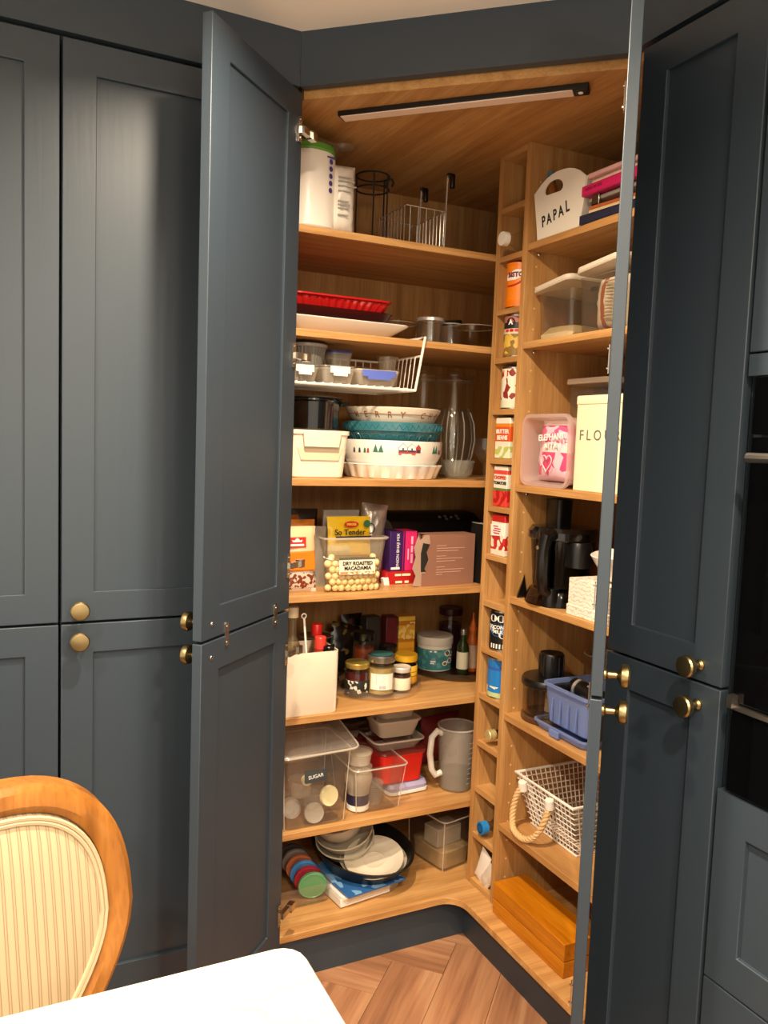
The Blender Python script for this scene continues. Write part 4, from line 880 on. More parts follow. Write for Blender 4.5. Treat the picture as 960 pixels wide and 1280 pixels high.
for a, z, r_ in ((18,0.056,0.013),(30,0.032,0.012),(8,0.026,0.010)):
    m_ = [(0.0535*math.sin(R(a)+q[0]/0.0535), -0.0535*math.cos(R(a)+q[0]/0.0535), z+q[1]) for q in [(r_*math.cos(2*PI*i/16), 0.75*r_*math.sin(2*PI*i/16)) for i in range(16)]]
    obj('coconut_print', MB().add(m_, [tuple(range(16))]), pm('coconut_white', '#f2eee4', 0.5), t, smooth=0)
    m_ = [(0.0537*math.sin(R(a)+q[0]/0.0537), -0.0537*math.cos(R(a)+q[0]/0.0537), z+q[1]-0.001) for q in [(0.6*r_*math.cos(2*PI*i/16), 0.42*r_*math.sin(2*PI*i/16)) for i in range(16)]]
    obj('coconut_shell', MB().add(m_, [tuple(range(16))]), pm('coconut_brown', '#7a5a40', 0.6), t, smooth=0)
for i, (x, w, z) in enumerate(((0.034,0.022,0.052),(0.036,0.018,0.044),(-0.030,0.016,0.03),(-0.030,0.012,0.024),(-0.032,0.020,0.060))): wrapmark(t, [(x,z),(x+w,z),(x+w,z+0.004),(x,z+0.004)], 0.0537, -10, WINK)
jar('berry_jar', 'purple jam jar with dark lid at the back of the smoky turntable', 'jar', (1.318, 2.19, ZT2), 0.038, 0.170, pm('purple_jam', '#34121f', 0.25), pm('plum_lid', '#3a1420', 0.3), 0.02)
bottle('dressing_bottle', 'small green dressing bottle with cream label on the smoky turntable', 'bottle', (1.278, 2.045, ZT2), 0.018, 0.135, clear('green_glass', '#6f8a52', 0.3, 0.05, '#5a7038', 0.8), pm('steel_cap', '#a09c94', 0.3, 0.8), 0.45, 0.6, 0.12, (0.12,0.5), pm('label_cream', '#d8d2b8', 0.7))
t = bottle('squeeze_bottle', 'orange squeeze bottle with pointed nozzle on the smoky turntable', 'bottle', (1.322, 2.062, ZT2), 0.0175, 0.135, pm('orange_sauce', '#c9661c', 0.35), pm('orange_nozzle', '#e0701c', 0.4), 0.6, 0.68, 0.08, (0.08,0.6), pm('sauce_label', '#d8b89a', 0.6, var=0.3, vscale=90))
lathe_part('nozzle', [(0.010,0.132),(0.009,0.142),(0.004,0.160),(0.0025,0.178)], MATS['orange_nozzle'], t, 16)
bottle('hot_sauce_bottle', 'narrow dark red bottle beside the orange squeeze bottle', 'bottle', (1.352, 2.03, ZT2), 0.013, 0.16, pm('hot_sauce', '#7d1f14', 0.3), BLACKP, 0.5, 0.6, 0.14)

# ================================================================== LEFT WING, sixth shelf
Z = SH[5]
t = thing('storage_box', 'large clear lidded box full of pots and lids by the larder door', 'storage box', (0.748, 1.945, Z), 0)
obj('box_body', tub(0.182, 0.165, 0.198, 0.002, 0.016, 0.90, 0.006, rimh=0.006), clear('storage_clear', '#fdfcfa', 0.035, 0.08, '#fbf6ec', 0.35), t)
obj('lid', MB().loft([rr(0.196,0.180,0.018,0), rr(0.206,0.190,0.02,0.003), rr(0.206,0.190,0.02,0.014), rr(0.196,0.180,0.018,0.016), rr(0.190,0.174,0.016,0.012)]), clear('lid_clear', '#fbf9f6', 0.14, 0.12, '#f8f2e8', 0.4), t, (0.008,0.004,0.204), (R(10),R(-2),0))
add_rim(t, 0.192, 0.175, 0.018, 0.196); add_corners(t, 0.182, 0.165, 0.90, 0.194)
add_rim(t, 0.212, 0.196, 0.02, 0.0, 0.0026, (0.008,0.004,0.214), 'lid_rim').rotation_euler = (R(10),R(-2),0)
obj('label_tag', MB().loft([rr(0.056,0.0016,0.0007,0), rr(0.060,0.0016,0.0007,0.004), rr(0.060,0.0016,0.0007,0.028), rr(0.056,0.0016,0.0007,0.032)]), pm('slate_tag', '#3a3c3e', 0.6), t, (-0.004,-0.0845,0.122), (R(-3),0,0))
letters('SUGAR', 0.013, WINK, t, (-0.004,-0.0862,0.138), (R(87),R(-6),0))
def disc_lid(label, loc, r, mat, rot, h=0.010, cat='lid', name='jar_lid', group=None):
    t = thing(name, label, cat, loc, 0, group); t.rotation_euler = rot
    lathe_part('lid_cap', [(r,0),(r,h*0.8),(r*0.95,h),(r*0.82,h*0.85),(0.0005,h*0.85)], mat, t); return t
disc_lid('cream round lid inside the large clear storage box', (0.788, 1.882, Z+0.072), 0.026, pm('cream_lid', '#e6dcae', 0.5), (R(80),0,R(12)))
disc_lid('grey round lid at the bottom of the large clear storage box', (0.752, 1.888, Z+0.030), 0.026, pm('grey_lid', '#a49c92', 0.5), (R(78),0,R(-10)))
disc_lid('clear round pot lying in the middle of the large clear storage box', (0.738, 1.892, Z+0.072), 0.028, CLEAR, (R(82),0,R(6)), h=0.03)
disc_lid('clear pot lying at the left of the large clear storage box', (0.692, 1.90, Z+0.05), 0.024, CLEARW, (R(75),0,R(-14)), h=0.04)
disc_lid('small cream cap behind the label of the large clear storage box', (0.735, 1.905, Z+0.112), 0.014, MATS['cream_lid'], (R(80),0,0))
for k, (x, y, z, lab) in enumerate(((0.70, 1.97, 0.006, 'round frosted pot at the back left inside the large clear storage box'), (0.785, 1.975, 0.006, 'round frosted pot at the back right inside the large clear storage box'), (0.74, 1.955, 0.052, 'round frosted pot on top of the heap inside the large clear storage box'))):
    t = thing('frosted_pot', lab, 'pot', (x, y, Z+z)); lathe_part('pot_body', [(0.028,0),(0.032,0.04),(0.034,0.042),(0.030,0.042),(0.027,0.002),(0.0005,0.002)], CLEARW, t)
t = thing('open_container', 'clear rectangular open container beside the large storage box', 'container', (0.937, 1.965, Z), 0)
obj('container_body', tub(0.150, 0.175, 0.128, 0.002, 0.016, 0.84, 0.007, rimh=0.004), CLEAR, t)
add_rim(t, 0.163, 0.188, 0.02, 0.126); add_corners(t, 0.150, 0.175, 0.84, 0.124)
t = thing('shaker_bottle', 'frosted bottle with dark blue band and white base inside the clear container', 'bottle', (0.893, 1.925, Z+0.0025))
lathe_part('base', [(0.028,0),(0.031,0.003),(0.031,0.016)], WHITEP, t)
lathe_part('blue_band', [(0.0295,0.016),(0.0295,0.044)], pm('navy_band', '#22243f', 0.4), t)
lathe_part('body', [(0.0295,0.044),(0.031,0.06),(0.036,0.075),(0.037,0.092),(0.032,0.104)], MILKY, t)
lathe_part('lid', [(0.034,0.104),(0.036,0.106),(0.036,0.118),(0.033,0.121),(0.0005,0.121)], CLEARW, t)
t = thing('round_pot', 'round frosted pot with lid balanced above the blue banded bottle', 'pot', (0.898, 1.935, Z+0.1238))
lathe_part('pot_body', [(0.029,0),(0.033,0.028)], MILKY, t); lathe_part('lid', [(0.0345,0.027),(0.0355,0.029),(0.0355,0.034),(0.032,0.036),(0.0005,0.0345)], CLEARW, t)
t = thing('small_pot', 'small frosted pot leaning in the clear container', 'pot', (0.943, 1.945, Z+0.0025)); lathe_part('pot_body', [(0.026,0),(0.030,0.05),(0.032,0.052),(0.032,0.056),(0.0005,0.056)], CLEARW, t)
t = thing('round_tub', 'clear round tub with lid behind the large storage box', 'tub', (0.905, 2.09, Z)); lathe_part('tub_body', [(0.045,0),(0.052,0.155)], CLEARW, t); lathe_part('lid', [(0.055,0.154),(0.056,0.162),(0.0005,0.163)], CLEARW, t)
t = thing('red_food_box', 'bright red rectangular food box with clear lid in the middle of the sixth shelf', 'food box', (1.046, 2.035, Z+0.032), 0)
obj('box_body', tub(0.138, 0.155, 0.085, 0.003, 0.016, 0.92, 0.003), pm('bright_red_plastic', '#d3241c', 0.3), t)
obj('lid', MB().loft([rr(0.146,0.163,0.018,0.0855), rr(0.150,0.167,0.02,0.089), rr(0.146,0.163,0.018,0.094), rr(0.13,0.14,0.014,0.093)]), clear('red_clear_lid', '#e88a80', 0.25, 0.2, '#d86a60', 0.7), t)
t = thing('flat_box_lid', 'flat white and lilac box lids under the red food box', 'lid', (1.062, 2.025, Z), 3)
obj('lid_body', MB().loft([rr(0.12,0.13,0.015,0), rr(0.13,0.145,0.018,0.004), rr(0.13,0.145,0.018,0.012)]), WHITEP, t)
obj('lilac_lid', MB().loft([rr(0.126,0.14,0.016,0.0125), rr(0.128,0.142,0.017,0.022), rr(0.12,0.13,0.015,0.031)]), pm('lilac_plastic', '#a9a4c6', 0.4), t)
for k, (w, d, h, z, x, y, lab, m_) in enumerate(((0.150, 0.125, 0.030, 0.1265, 1.037, 2.025, 'shallow frosted food tub directly on the red food box', CLEARW), (0.132, 0.105, 0.050, 0.1575, 1.042, 2.03, 'frosted takeaway tub in the middle of the stack on the red food box', MILKY), (0.120, 0.095, 0.046, 0.2085, 1.045, 2.035, 'frosted takeaway tub on top of the stack under the fifth shelf', MILKY))):
    t = thing('takeaway_tub', lab, 'food tub', (x, y, Z+z), 0, 'takeaway tubs stacked on the red box')
    obj('tub', tub(w, d, h, 0.0012, 0.016, 0.82, 0.004, rimh=0.005), m_, t); add_rim(t, w+0.008, d+0.008, 0.02, h-0.002)
t = thing('tinted_box', 'reddish clear box with deep rim left of the red food box', 'food box', (0.965, 2.13, Z), 0)
obj('box_body', tub(0.135, 0.16, 0.148, 0.002, 0.016, 0.88, 0.006), clear('red_tinted', '#e0aaa2', 0.10, 0.15, '#7d3a34', 0.7), t)
t = thing('lidded_tub', 'dark lidded tub at the back above the tinted box', 'food tub', (0.945, 2.125, Z+0.1485), 0)
obj('tub', tub(0.12, 0.13, 0.036, 0.0015, 0.014, 0.86, 0.004), SMOKE, t); obj('lid', MB().loft([rr(0.13,0.14,0.018,0.0365), rr(0.13,0.14,0.018,0.041)]), SMOKE, t)
t = thing('measuring_jug', 'frosted plastic measuring jug with handle at the right of the sixth shelf', 'jug', (1.214, 1.952, Z), 180)
MJ = clear('jug_plastic', '#fdfcfa', 0.19, 0.3, '#fbf6ec', 0.35)
lathe_part('jug_body', [(0.044,0),(0.047,0.004),(0.056,0.178),(0.058,0.180),(0.058,0.183),(0.054,0.183),(0.0445,0.006),(0.0005,0.005)], MJ, t, 36)
obj('lip', MB().tube([(0.0565*math.cos(2*PI*i/32), 0.0565*math.sin(2*PI*i/32), 0.182) for i in range(32)], 0.002, 6, True), RIM, t)
obj('handle', MB().tube([(0.052,0,0.165),(0.066,0,0.174),(0.084,0,0.158),(0.088,0,0.11),(0.081,0,0.065),(0.068,0,0.045),(0.049,0,0.05)], 0.009, 10), pm('jug_handle', '#d8d2c6', 0.4), t)
for i in range(9): obj('scale_mark', MB().tube([(r_*math.cos(a), r_*math.sin(a), z) for r_ in (0.0468+0.0095*(0.02+0.015*i)/0.178+0.0006,) for z in (0.025+0.015*i,) for a in (R(100),R(108),R(116))], 0.0006, 4), pm('pale_scale', '#bdb6aa', 0.5), t)
t = thing('water_fill', 'low pool of water in the base of the measuring jug', 'water', (1.214, 1.952, Z+0.0062)); lathe_part('water', [(0.0435,0),(0.0462,0.045),(0.0005,0.0452)], clear('water', '#d2d4d0', 0.1, 0.05, '#bfc6c6', 0.8), t)
t = thing('red_bag', 'crumpled dark red bag at the back behind the measuring jug', 'bag', (1.265, 2.14, Z), 10)
obj('bag_body', soft_pack(0.15, 0.09, 0.150, 90, 0.008, pinch=0.9), pm('dark_red_cloth', '#7a1614', 0.7, bump=0.4), t, smooth=60)
t = thing('green_packet', 'dark green packet at the back between red box and jug', 'packet', (1.170, 2.14, Z), 0); obj('packet_body', soft_pack(0.07, 0.05, 0.12, 91, 0.004), pm('dark_green_pack', '#17402f', 0.5), t, smooth=60)

# ================================================================== LEFT WING, base
Z = 0.13
t = thing('pot_tray', 'clear plastic tray holding a row of coloured lidded pots', 'tray', (0.735, 1.985, Z), 0)
obj('tray_body', tub(0.15, 0.20, 0.055, 0.0015, 0.014, 0.94, 0.002), CLEAR, t)
for k, (c, nm) in enumerate((('#5f9a6a', 'green'), ('#a8283a', 'red'), ('#4a86c6', 'blue'), ('#c9714a', 'orange'), ('#8a8078', 'grey'), ('#4a443e', 'dark'))):
    y = 1.925+0.030*k
    t = thing('craft_pot', 'round clear pot with %s lid lying in the row on the base board' % nm, 'pot', (0.768-0.001*k, y, Z+0.0415+0.0015*k), 0, 'coloured lidded pots in the tray'); t.rotation_euler = (R(100),0,R(-12))
    lathe_part('lid', [(0.036,0),(0.038,0.002),(0.038,0.010),(0.035,0.011),(0.034,0.0095),(0.0005,0.0095)], pm('pot_lid_'+nm, c, 0.35), t, loc=(0,0,0.004))
    lathe_part('pot_body', [(0.030,-0.017),(0.034,0.004)], CLEAR, t)
DISH = pm('greige_stoneware', '#beb29c', 0.3, coat=0.3, var=0.03); DISH2 = pm('pale_stoneware', '#d0c5b0', 0.28, coat=0.3)
t = thing('plastic_folder', 'flat clear tray with blue and white leaflets under the oval roasting tin', 'tray', (0.898, 1.945, Z), 8)
obj('tray_body', tub(0.185, 0.19, 0.030, 0.0015, 0.012, 0.92, 0.002), CLEARW, t)
t = thing('leaflet', 'blue and white leaflet lying in the clear tray', 'leaflet', (0.905, 1.945, Z+0.0305), 8)
obj('paper', MB().box(-0.085,0.095,-0.10,0.085,0,0.004), bands('blue_leaflet', [(0,'#2d5f9a'),(0.5,'#3a74b0'),(1,'#3a74b0')], 'Y', 0.4, speckle='#7aa6d0', sscale=50, samt=0.3), t)
t = thing('notebook', 'white edged booklet at the bottom of the clear tray', 'booklet', (0.885, 1.937, Z+0.003), 8); obj('paper', MB().box(-0.08,0.075,-0.083,0.07,0,0.022), pm('white_booklet', '#e6dfd6', 0.6), t, bev=0.002)
t = thing('roasting_tin', 'dark oval roasting tin holding plates on the base board', 'roasting tin', (0.937, 1.985, Z+0.0355), 12)
t.rotation_euler = (R(4), 0, R(12))
def ov(w, d, z): return [(w/2*math.cos(2*PI*i/48), d/2*math.sin(2*PI*i/48), z) for i in range(48)]
obj('tin_body', MB().loft([ov(0.17,0.20,0), ov(0.21,0.25,0.006), ov(0.255,0.31,0.048), ov(0.268,0.325,0.052), ov(0.268,0.325,0.054), ov(0.250,0.305,0.051), ov(0.205,0.245,0.009), ov(0.16,0.19,0.004)]), pm('dark_roasting_metal', '#2a2723', 0.35, 0.6), t)
def plate(label, loc, r, rot, name='dinner_plate', mat=DISH, cat='plate', h=0.018, group='plates and bowls in the oval roasting tin'):
    t = thing(name, label, cat, loc, 0, group); t.rotation_euler = rot
    lathe_part('plate_body', [(r*0.58,0),(r*0.6,0.002),(r*0.72,0.004),(r*0.97,h-0.003),(r,h-0.001),(r*0.985,h+0.001),(r*0.74,0.009),(r*0.66,0.0065),(r*0.40,0.0060),(r*0.36,0.0072),(r*0.33,0.0060),(0.0005,0.006)], mat, t, 44); return t
def sbowl(label, loc, r, h, rot, mat=DISH, group='plates and bowls in the oval roasting tin'):
    t = thing('cereal_bowl', label, 'bowl', loc, 0, group); t.rotation_euler = rot
    lathe_part('bowl_body', bowl_prof(r, h, 0.55, 0.004, 0.6), mat, t, 44); return t
plate('large greige plate lying flat at the bottom of the oval roasting tin', (0.955, 1.945, Z+0.0465), 0.095, (R(5),R(-2),0), mat=DISH)
plate('pale side plate tilted on top at the front of the oval roasting tin', (0.945, 1.918, Z+0.066), 0.082, (R(12),R(-10),0), mat=DISH2)
sbowl('lowest greige bowl of the tilted stack in the roasting tin', (0.905, 2.015, Z+0.062), 0.083, 0.05, (R(14),R(-14),0))
sbowl('second greige bowl of the tilted stack in the roasting tin', (0.9, 2.015, Z+0.087), 0.083, 0.05, (R(14),R(-14),0))
sbowl('deep pale bowl on top of the tilted stack in the roasting tin', (0.886, 2.012, Z+0.118), 0.079, 0.062, (R(8),R(-16),0), DISH2)
t = thing('clear_canister', 'tall clear plastic canister with white patch at the base corner', 'canister', (1.195, 1.985, Z), 12)
obj('canister_body', tub(0.125, 0.16, 0.150, 0.002, 0.016, 0.94, 0.004), clear('dark_clear', '#fbf9f5', 0.03, 0.12, '#cfc6b6', 0.5), t)
add_rim(t, 0.131, 0.166, 0.018, 0.149); add_corners(t, 0.125, 0.16, 0.94, 0.148)
obj('lid', MB().loft([rr(0.133,0.168,0.018,0.1505), rr(0.137,0.172,0.02,0.154), rr(0.133,0.168,0.018,0.160)]), MATS['dark_clear'], t)
t = thing('white_carton', 'small white carton on the dry food inside the clear canister', 'carton', (1.187, 1.965, Z+0.061), 12); obj('carton', MB().box(-0.045,0.045,-0.03,0.03,0,0.052), pm('grey_white_card', '#b9b0a2', 0.6), t, bev=0.002)
t = thing('granola_heap', 'pale dry food lying in the clear canister', 'food', (1.195, 1.985, Z+0.003), 12); obj('heap', MB().loft([rr(0.10,0.13,0.015,0), rr(0.11,0.14,0.016,0.048), rr(0.09,0.11,0.02,0.057)]), pm('pale_granola', '#b39a74', 0.8, bump=0.8, bscale=120, var=0.2, vscale=90), t)

# ================================================================== RIGHT WING (fronts face -x: rz=-90)
def rthing(name, label, cat, x, y, z, group=None, rz=-90): return thing(name, label, cat, (x, y, z), rz, group)
# local axes of these things: +x runs towards the camera end (-y), -y is the open front (-x)
Z = SH[0]
t = rthing('handled_basket', 'white plastic basket with arched hand hole, marked PAPAL, on the top right shelf', 'basket', 1.2135, 1.6085, Z, rz=-85)
WB = pm('white_basket_plastic', '#ebe2d2', 0.4)
# front wall with arched top and a D-shaped hand hole (ring of quads between outline and hole)
no = 40; outl = []; hole = []
w_b, w_t = 0.070, 0.091
def topz(u): return 0.116+0.034*(1-abs(u)**2.2)
for i in range(no):
    a = 2*PI*i/no; c, s = math.cos(a), math.sin(a)
    # square-ish outline
    m_ = max(abs(c), abs(s)); u, v = c/m_, s/m_
    z = topz(u) if v > 0.999 else (v+1)/2*topz(u)
    outl.append(((w_b+(w_t-w_b)*z/0.15)*u, z))
    hx, hz = 0.031*c, 0.112+(0.021*s if s > 0 else 0.010*max(s*1.6, -1))
    hole.append((hx-0.020, hz))
b = MB(); th = 0.003
v = [(x, 0, z) for x, z in outl]+[(x, 0, z) for x, z in hole]+[(x, th, z) for x, z in outl]+[(x, th, z) for x, z in hole]
f = []
for i in range(no):
    j = (i+1) % no
    f += [(i, j, no+j, no+i), (2*no+i, 3*no+i, 3*no+j, 2*no+j), (i, 2*no+i, 2*no+j, j), (no+i, no+j, 3*no+j, 3*no+i)]
obj('front_wall', b.add(v, f), WB, t, smooth=30)
for s in (-1, 1):
    q = [(s*w_b, 0.0), (s*w_t, 0.116)]
    obj('side_wall', MB().loft([[(s*w_b, 0.001, 0), (s*w_b, 0.15, 0), (s*(w_b-0.003), 0.15, 0), (s*(w_b-0.003), 0.001, 0)], [(s*w_t, 0.001, 0.116), (s*w_t, 0.155, 0.116), (s*(w_t-0.003), 0.155, 0.116), (s*(w_t-0.003), 0.001, 0.116)]]), WB, t)
obj('basket_floor', MB().box(-w_b, w_b, 0.003, 0.15, 0, 0.003), WB, t)
obj('back_wall', MB().add([(-w_b,0.148,0),(w_b,0.148,0),(w_t,0.153,0.125),(-w_t,0.153,0.125),(-w_b,0.152,0),(w_b,0.152,0),(w_t,0.157,0.125),(-w_t,0.157,0.125)], [(0,1,2,3),(7,6,5,4),(0,4,5,1),(1,5,6,2),(2,6,7,3),(3,7,4,0)]), WB, t)
for ch, x, z, s in zip('PAPAL', (-0.050,-0.031,-0.011,0.009,0.030), (0.041,0.044,0.049,0.053,0.060), (0.037,0.035,0.036,0.036,0.038)):
    letters(ch, s, INK, t, (x, -0.0006, z), (PI/2, R(-9), 0), bold=0.0007, sx=0.68)
bottle('capped_bottle', 'brown bottle with blue cap standing inside the white PAPAL basket', 'bottle', (1.238, 1.676, Z+0.0032), 0.016, 0.164, pm('amber_bottle', '#a8642c', 0.3), pm('blue_grey_cap', '#4f7585', 0.4), 0.6, 0.7, 0.16)
t = thing('snack_bag', 'brown paper snack bag inside the white PAPAL basket', 'bag', (1.285, 1.615, Z+0.0032), -90); obj('bag_body', soft_pack(0.09, 0.06, 0.13, 101, 0.004), pm('brown_bag', '#9a6a48', 0.6, var=0.35, vscale=50), t, smooth=60)
def book(label, x, y, z, w, d, h, cover, pages='#e8d9bd', rz=0, name='book', spine=None, tilt=0):
    """lying book: local x = along the shelf, y = into the shelf; cover wraps top, bottom and the spine towards the room"""
    t = thing(name, label, 'book', (x, y, z), -90+rz)
    if tilt: t.rotation_euler = (R(tilt), 0, R(-90+rz))
    c = 0.0022
    obj('cover', MB().box(-w/2,w/2,0,d,0,c).box(-w/2,w/2,0,d,h-c,h).box(-w/2,w/2,0,c,c,h-c), pm('cover_'+cover[1:], cover, 0.4, var=0.05), t, bev=0.0008)
    obj('pages', MB().box(-w/2+0.003,w/2-0.003,c,d-0.003,c,h-c), pm('pages_'+pages[1:], pages, 0.8), t); return t
book('navy covered book at the bottom of the book pile', 1.205, 1.386, Z, 0.25, 0.17, 0.020, '#23243a', '#e8d3a8', 3)
book('cream notebook second from the bottom of the book pile', 1.222, 1.385, Z+0.0205, 0.23, 0.16, 0.012, '#e6c693', '#efdcb8', 4)
book('thin orange magazine in the middle of the book pile', 1.222, 1.383, Z+0.033, 0.225, 0.15, 0.006, '#c9683a', '#efd2b0', 5)
t = thing('metal_clip', 'steel bulldog clip with grey sleeve sticking out of the book pile', 'clip', (1.215, 1.480, Z+0.0395), -90)
obj('clip_body', MB().box(-0.012,0.012,0,0.03,0,0.004).box(-0.012,0.012,0,0.004,0,0.024), NICKEL, t, bev=0.001); obj('sleeve', MB().box(-0.03,0.20,0.006,0.10,0.012,0.022), pm('grey_sleeve', '#8f8577', 0.6), t, bev=0.002)
t = book('bright pink album in the upper book pile', 1.206, 1.386, Z+0.064, 0.262, 0.16, 0.022, '#c81f5e', '#e8b9c6', 0)
dashes(t, -0.118, 0.016, [[(0,0.022),(0.026,0.01),(0.040,0.014)]], -0.0002, pm('deep_pink_ink', '#8f1040', 0.5), h=0.006)
book('cream notebook above the pink album', 1.222, 1.386, Z+0.0865, 0.235, 0.15, 0.014, '#e6d2b0', '#efe0c4', 0)
book('pale pink notebook on top of the book pile', 1.212, 1.382, Z+0.101, 0.24, 0.155, 0.010, '#d8a8a4', '#efd8c8', 1)

Z = SH[1]
PL_LID = pm('beige_lid', '#d9cbb4', 0.45); BOXC = clear('box_clear', '#f2eee6', 0.05, 0.12, '#d8cfc0', 0.5)
def lidbox(label, x, y, z, w, d, h, tilt=0, over=0.012, dx=0.0, name='storage_canister', rz=-90, body=BOXC, lid=PL_LID):
    t = rthing(name, label, 'canister', x, y, z, rz=rz)
    m_ = tub(w, d, h, 0.002, 0.014, 0.95, 0.003); m_.xf(Matrix.Translation((0, d/2, 0))); obj('body', m_, body, t)
    l = MB().loft([rr(w+over,d+over,0.02,0), rr(w+over+0.004,d+over+0.004,0.022,0.004), rr(w+over,d+over,0.02,0.013), rr(w-0.01,d-0.01,0.015,0.014), rr(w-0.02,d-0.02,0.014,0.009)])
    obj('lid', l, lid, t, (dx, d/2, h+0.0015), (0, R(tilt), 0)); return t
t = lidbox('clear canister with a little rice and a loose beige lid', 1.225, 1.622, Z, 0.132, 0.19, 0.114, tilt=-7, dx=-0.012); t.children[1].location.z += 0.011
o = obj('rice', MB().loft([[(x+0,y,z) for x,y,z in rr(0.120,0.178,0.012,0.0)], rr(0.122,0.180,0.012,0.012), rr(0.09,0.13,0.03,0.030,-0.012,-0.012), rr(0.03,0.05,0.012,0.038,-0.012,-0.012)]), pm('rice_grains', '#e6d3ac', 0.8, bump=1.0, bscale=260, var=0.2, vscale=200), None, (1.225+0.095, 1.622, Z+0.0025), (0,0,R(-90)))
tag(o, 'shallow heap of rice in the clear canister', 'rice'); o['kind'] = 'stuff'
t = lidbox('clear canister with beige lid holding a flour bag', 1.208, 1.442, Z, 0.138, 0.19, 0.122, tilt=-6, dx=-0.004); t.children[1].location.z += 0.0165
t = rthing('flour_bag', 'white paper bag with brown stripe inside the clear canister', 'bag', 1.262, 1.436, Z+0.003)
obj('bag_body', soft_pack(0.112, 0.085, 0.124, 111, 0.003, pinch=0.22), bands('bag_print', [(0,'#e9e2d6'),(0.18,'#e9e2d6'),(0.36,'#a8552f'),(0.50,'#e9e2d6'),(1,'#e9e2d6')], 'X', 0.7), t, smooth=60)
for i in range(12): obj('print_line', MB().box(0.004,0.044,-0.0445,-0.040,0.024+0.0072*i,0.0262+0.0072*i), pm('faint_print', '#d2cabe', 0.7), t)
dashes(t, -0.046, 0.098, [[(0,0.004),(0.006,0.007),(0.015,0.005)]], -0.0415, INK, h=0.009, th=0.002)

Z = SH[2]
t = rthing('pink_tub', 'pinkish translucent tub lying on its side at the left of the third right shelf', 'tub', 1.212, 1.612, Z+0.082)
m_ = tub(0.178, 0.164, 0.12, 0.0025, 0.02, 0.86, 0.006, rimh=0.008); m_.xf(Matrix.Translation((0, 0.12, 0)) @ Matrix.Rotation(R(90), 4, 'X'))
PK = clear('pink_plastic', '#fbf2f0', 0.40, 0.3, '#f6e4de', 0.4)
obj('tub_body', m_, PK, t)
t.location = (1.212, 1.612, Z+0.089)
t = rthing('flour_packet', 'pink and white flour packet with heart outline leaning in the pink tub', 'packet', 1.243, 1.600, Z+0.0155)
obj('packet_body', soft_pack(0.148, 0.055, 0.148, 121, 0.003, pinch=0.25), bands('atta_print', [(0,'#e6bcc4'),(0.08,'#d84a78'),(0.46,'#ead2cc'),(0.62,'#dc5a86'),(0.9,'#ead6d2'),(1,'#ead6d2')], 'Z', 0.35, speckle='#ecc0cc', spos=(0.08,0.9), sscale=38, samt=0.30, coat=0.3), t, rot=(R(-4),0,0), smooth=60)
letters('ELEPHANT', 0.021, WINK, t, (0.006,-0.026,0.106), (R(88),R(-4),0), bold=0.0005); letters('ATTA', 0.019, WINK, t, (0.006,-0.0275,0.086), (R(88),R(-4),0), bold=0.0005)
b = MB(); hp = []
for i in range(28):
    a = 2*PI*i/28; hp.append((0.0017*16*math.sin(a)**3*0.72, -0.0325, 0.045+0.0014*(13*math.cos(a)-5*math.cos(2*a)-2*math.cos(3*a)-math.cos(4*a))))
obj('heart_outline', b.tube(hp, 0.0014, 6, True), pm('pale_pink_print', '#eed0d2', 0.5), t)
t = rthing('flour_tin', 'cream flour tin with grey lettering at the front of the third right shelf', 'tin', 1.214, 1.423, Z)
obj('tin_body', MB().loft([rr(0.154,0.09,0.006,0,0,0.045), rr(0.158,0.094,0.008,0.002,0,0.045), rr(0.158,0.094,0.008,0.196,0,0.045)]), pm('cream_enamel', '#f0e2bd', 0.35, coat=0.2), t)
obj('lid', MB().loft([rr(0.160,0.096,0.008,0.1965,0,0.045), rr(0.161,0.097,0.009,0.198,0,0.045), rr(0.161,0.097,0.009,0.213,0,0.045), rr(0.157,0.093,0.008,0.216,0,0.045)]), MATS['cream_enamel'], t)
letters('FLOUR', 0.033, pm('grey_lettering', '#6d6862', 0.5), t, (0.006,-0.0025,0.126), (PI/2,0,0), spacing=1.5, sx=1.0)
t = lidbox('tall clear canister with beige lid behind the cream flour tin', 1.325, 1.600, Z, 0.155, 0.18, 0.255, over=0.014)
t = rthing('cereal_bag', 'peach coloured bag inside the tall clear canister', 'bag', 1.395, 1.60, Z+0.003); obj('bag_body', soft_pack(0.13, 0.10, 0.235, 131, 0.004, pinch=0.2), bands('peach_bag', [(0,'#d9a680'),(0.8,'#b8a89a'),(1,'#b8a89a')], 'Z', 0.4), t, smooth=60)

Z = SH[3]
t = thing('food_processor', 'black food processor with smoked bowl and feed tube on the fourth right shelf', 'food processor', (1.285, 1.612, Z), -90)
SMK = clear('processor_bowl', '#a89888', 0.08, 0.10, '#1e1a17', 0.6)
lathe_part('base', [(0.088,0),(0.088,0.006),(0.078,0.035),(0.070,0.04),(0.0005,0.04)], SMK, t, 36)
obj('base_foot', MB().add([(-0.095,-0.065,0),(-0.078,-0.075,0),(-0.070,-0.06,0.06),(-0.078,-0.055,0.062),(-0.095,-0.045,0),(-0.075,-0.045,0)], [(0,1,2,3),(0,3,4),(1,5,2),(3,2,5,4),(0,4,5,1)]), BLACKP, t)
lathe_part('bowl', [(0.060,0.040),(0.070,0.044),(0.080,0.162),(0.078,0.162),(0.068,0.047),(0.0005,0.046)], SMK, t, 40)
lathe_part('lid', [(0.085,0.160),(0.0875,0.163),(0.0875,0.180),(0.080,0.190),(0.03,0.196),(0.0005,0.196)], pm('black_gloss', '#0b0a0a', 0.12, coat=0.5), t, 40)
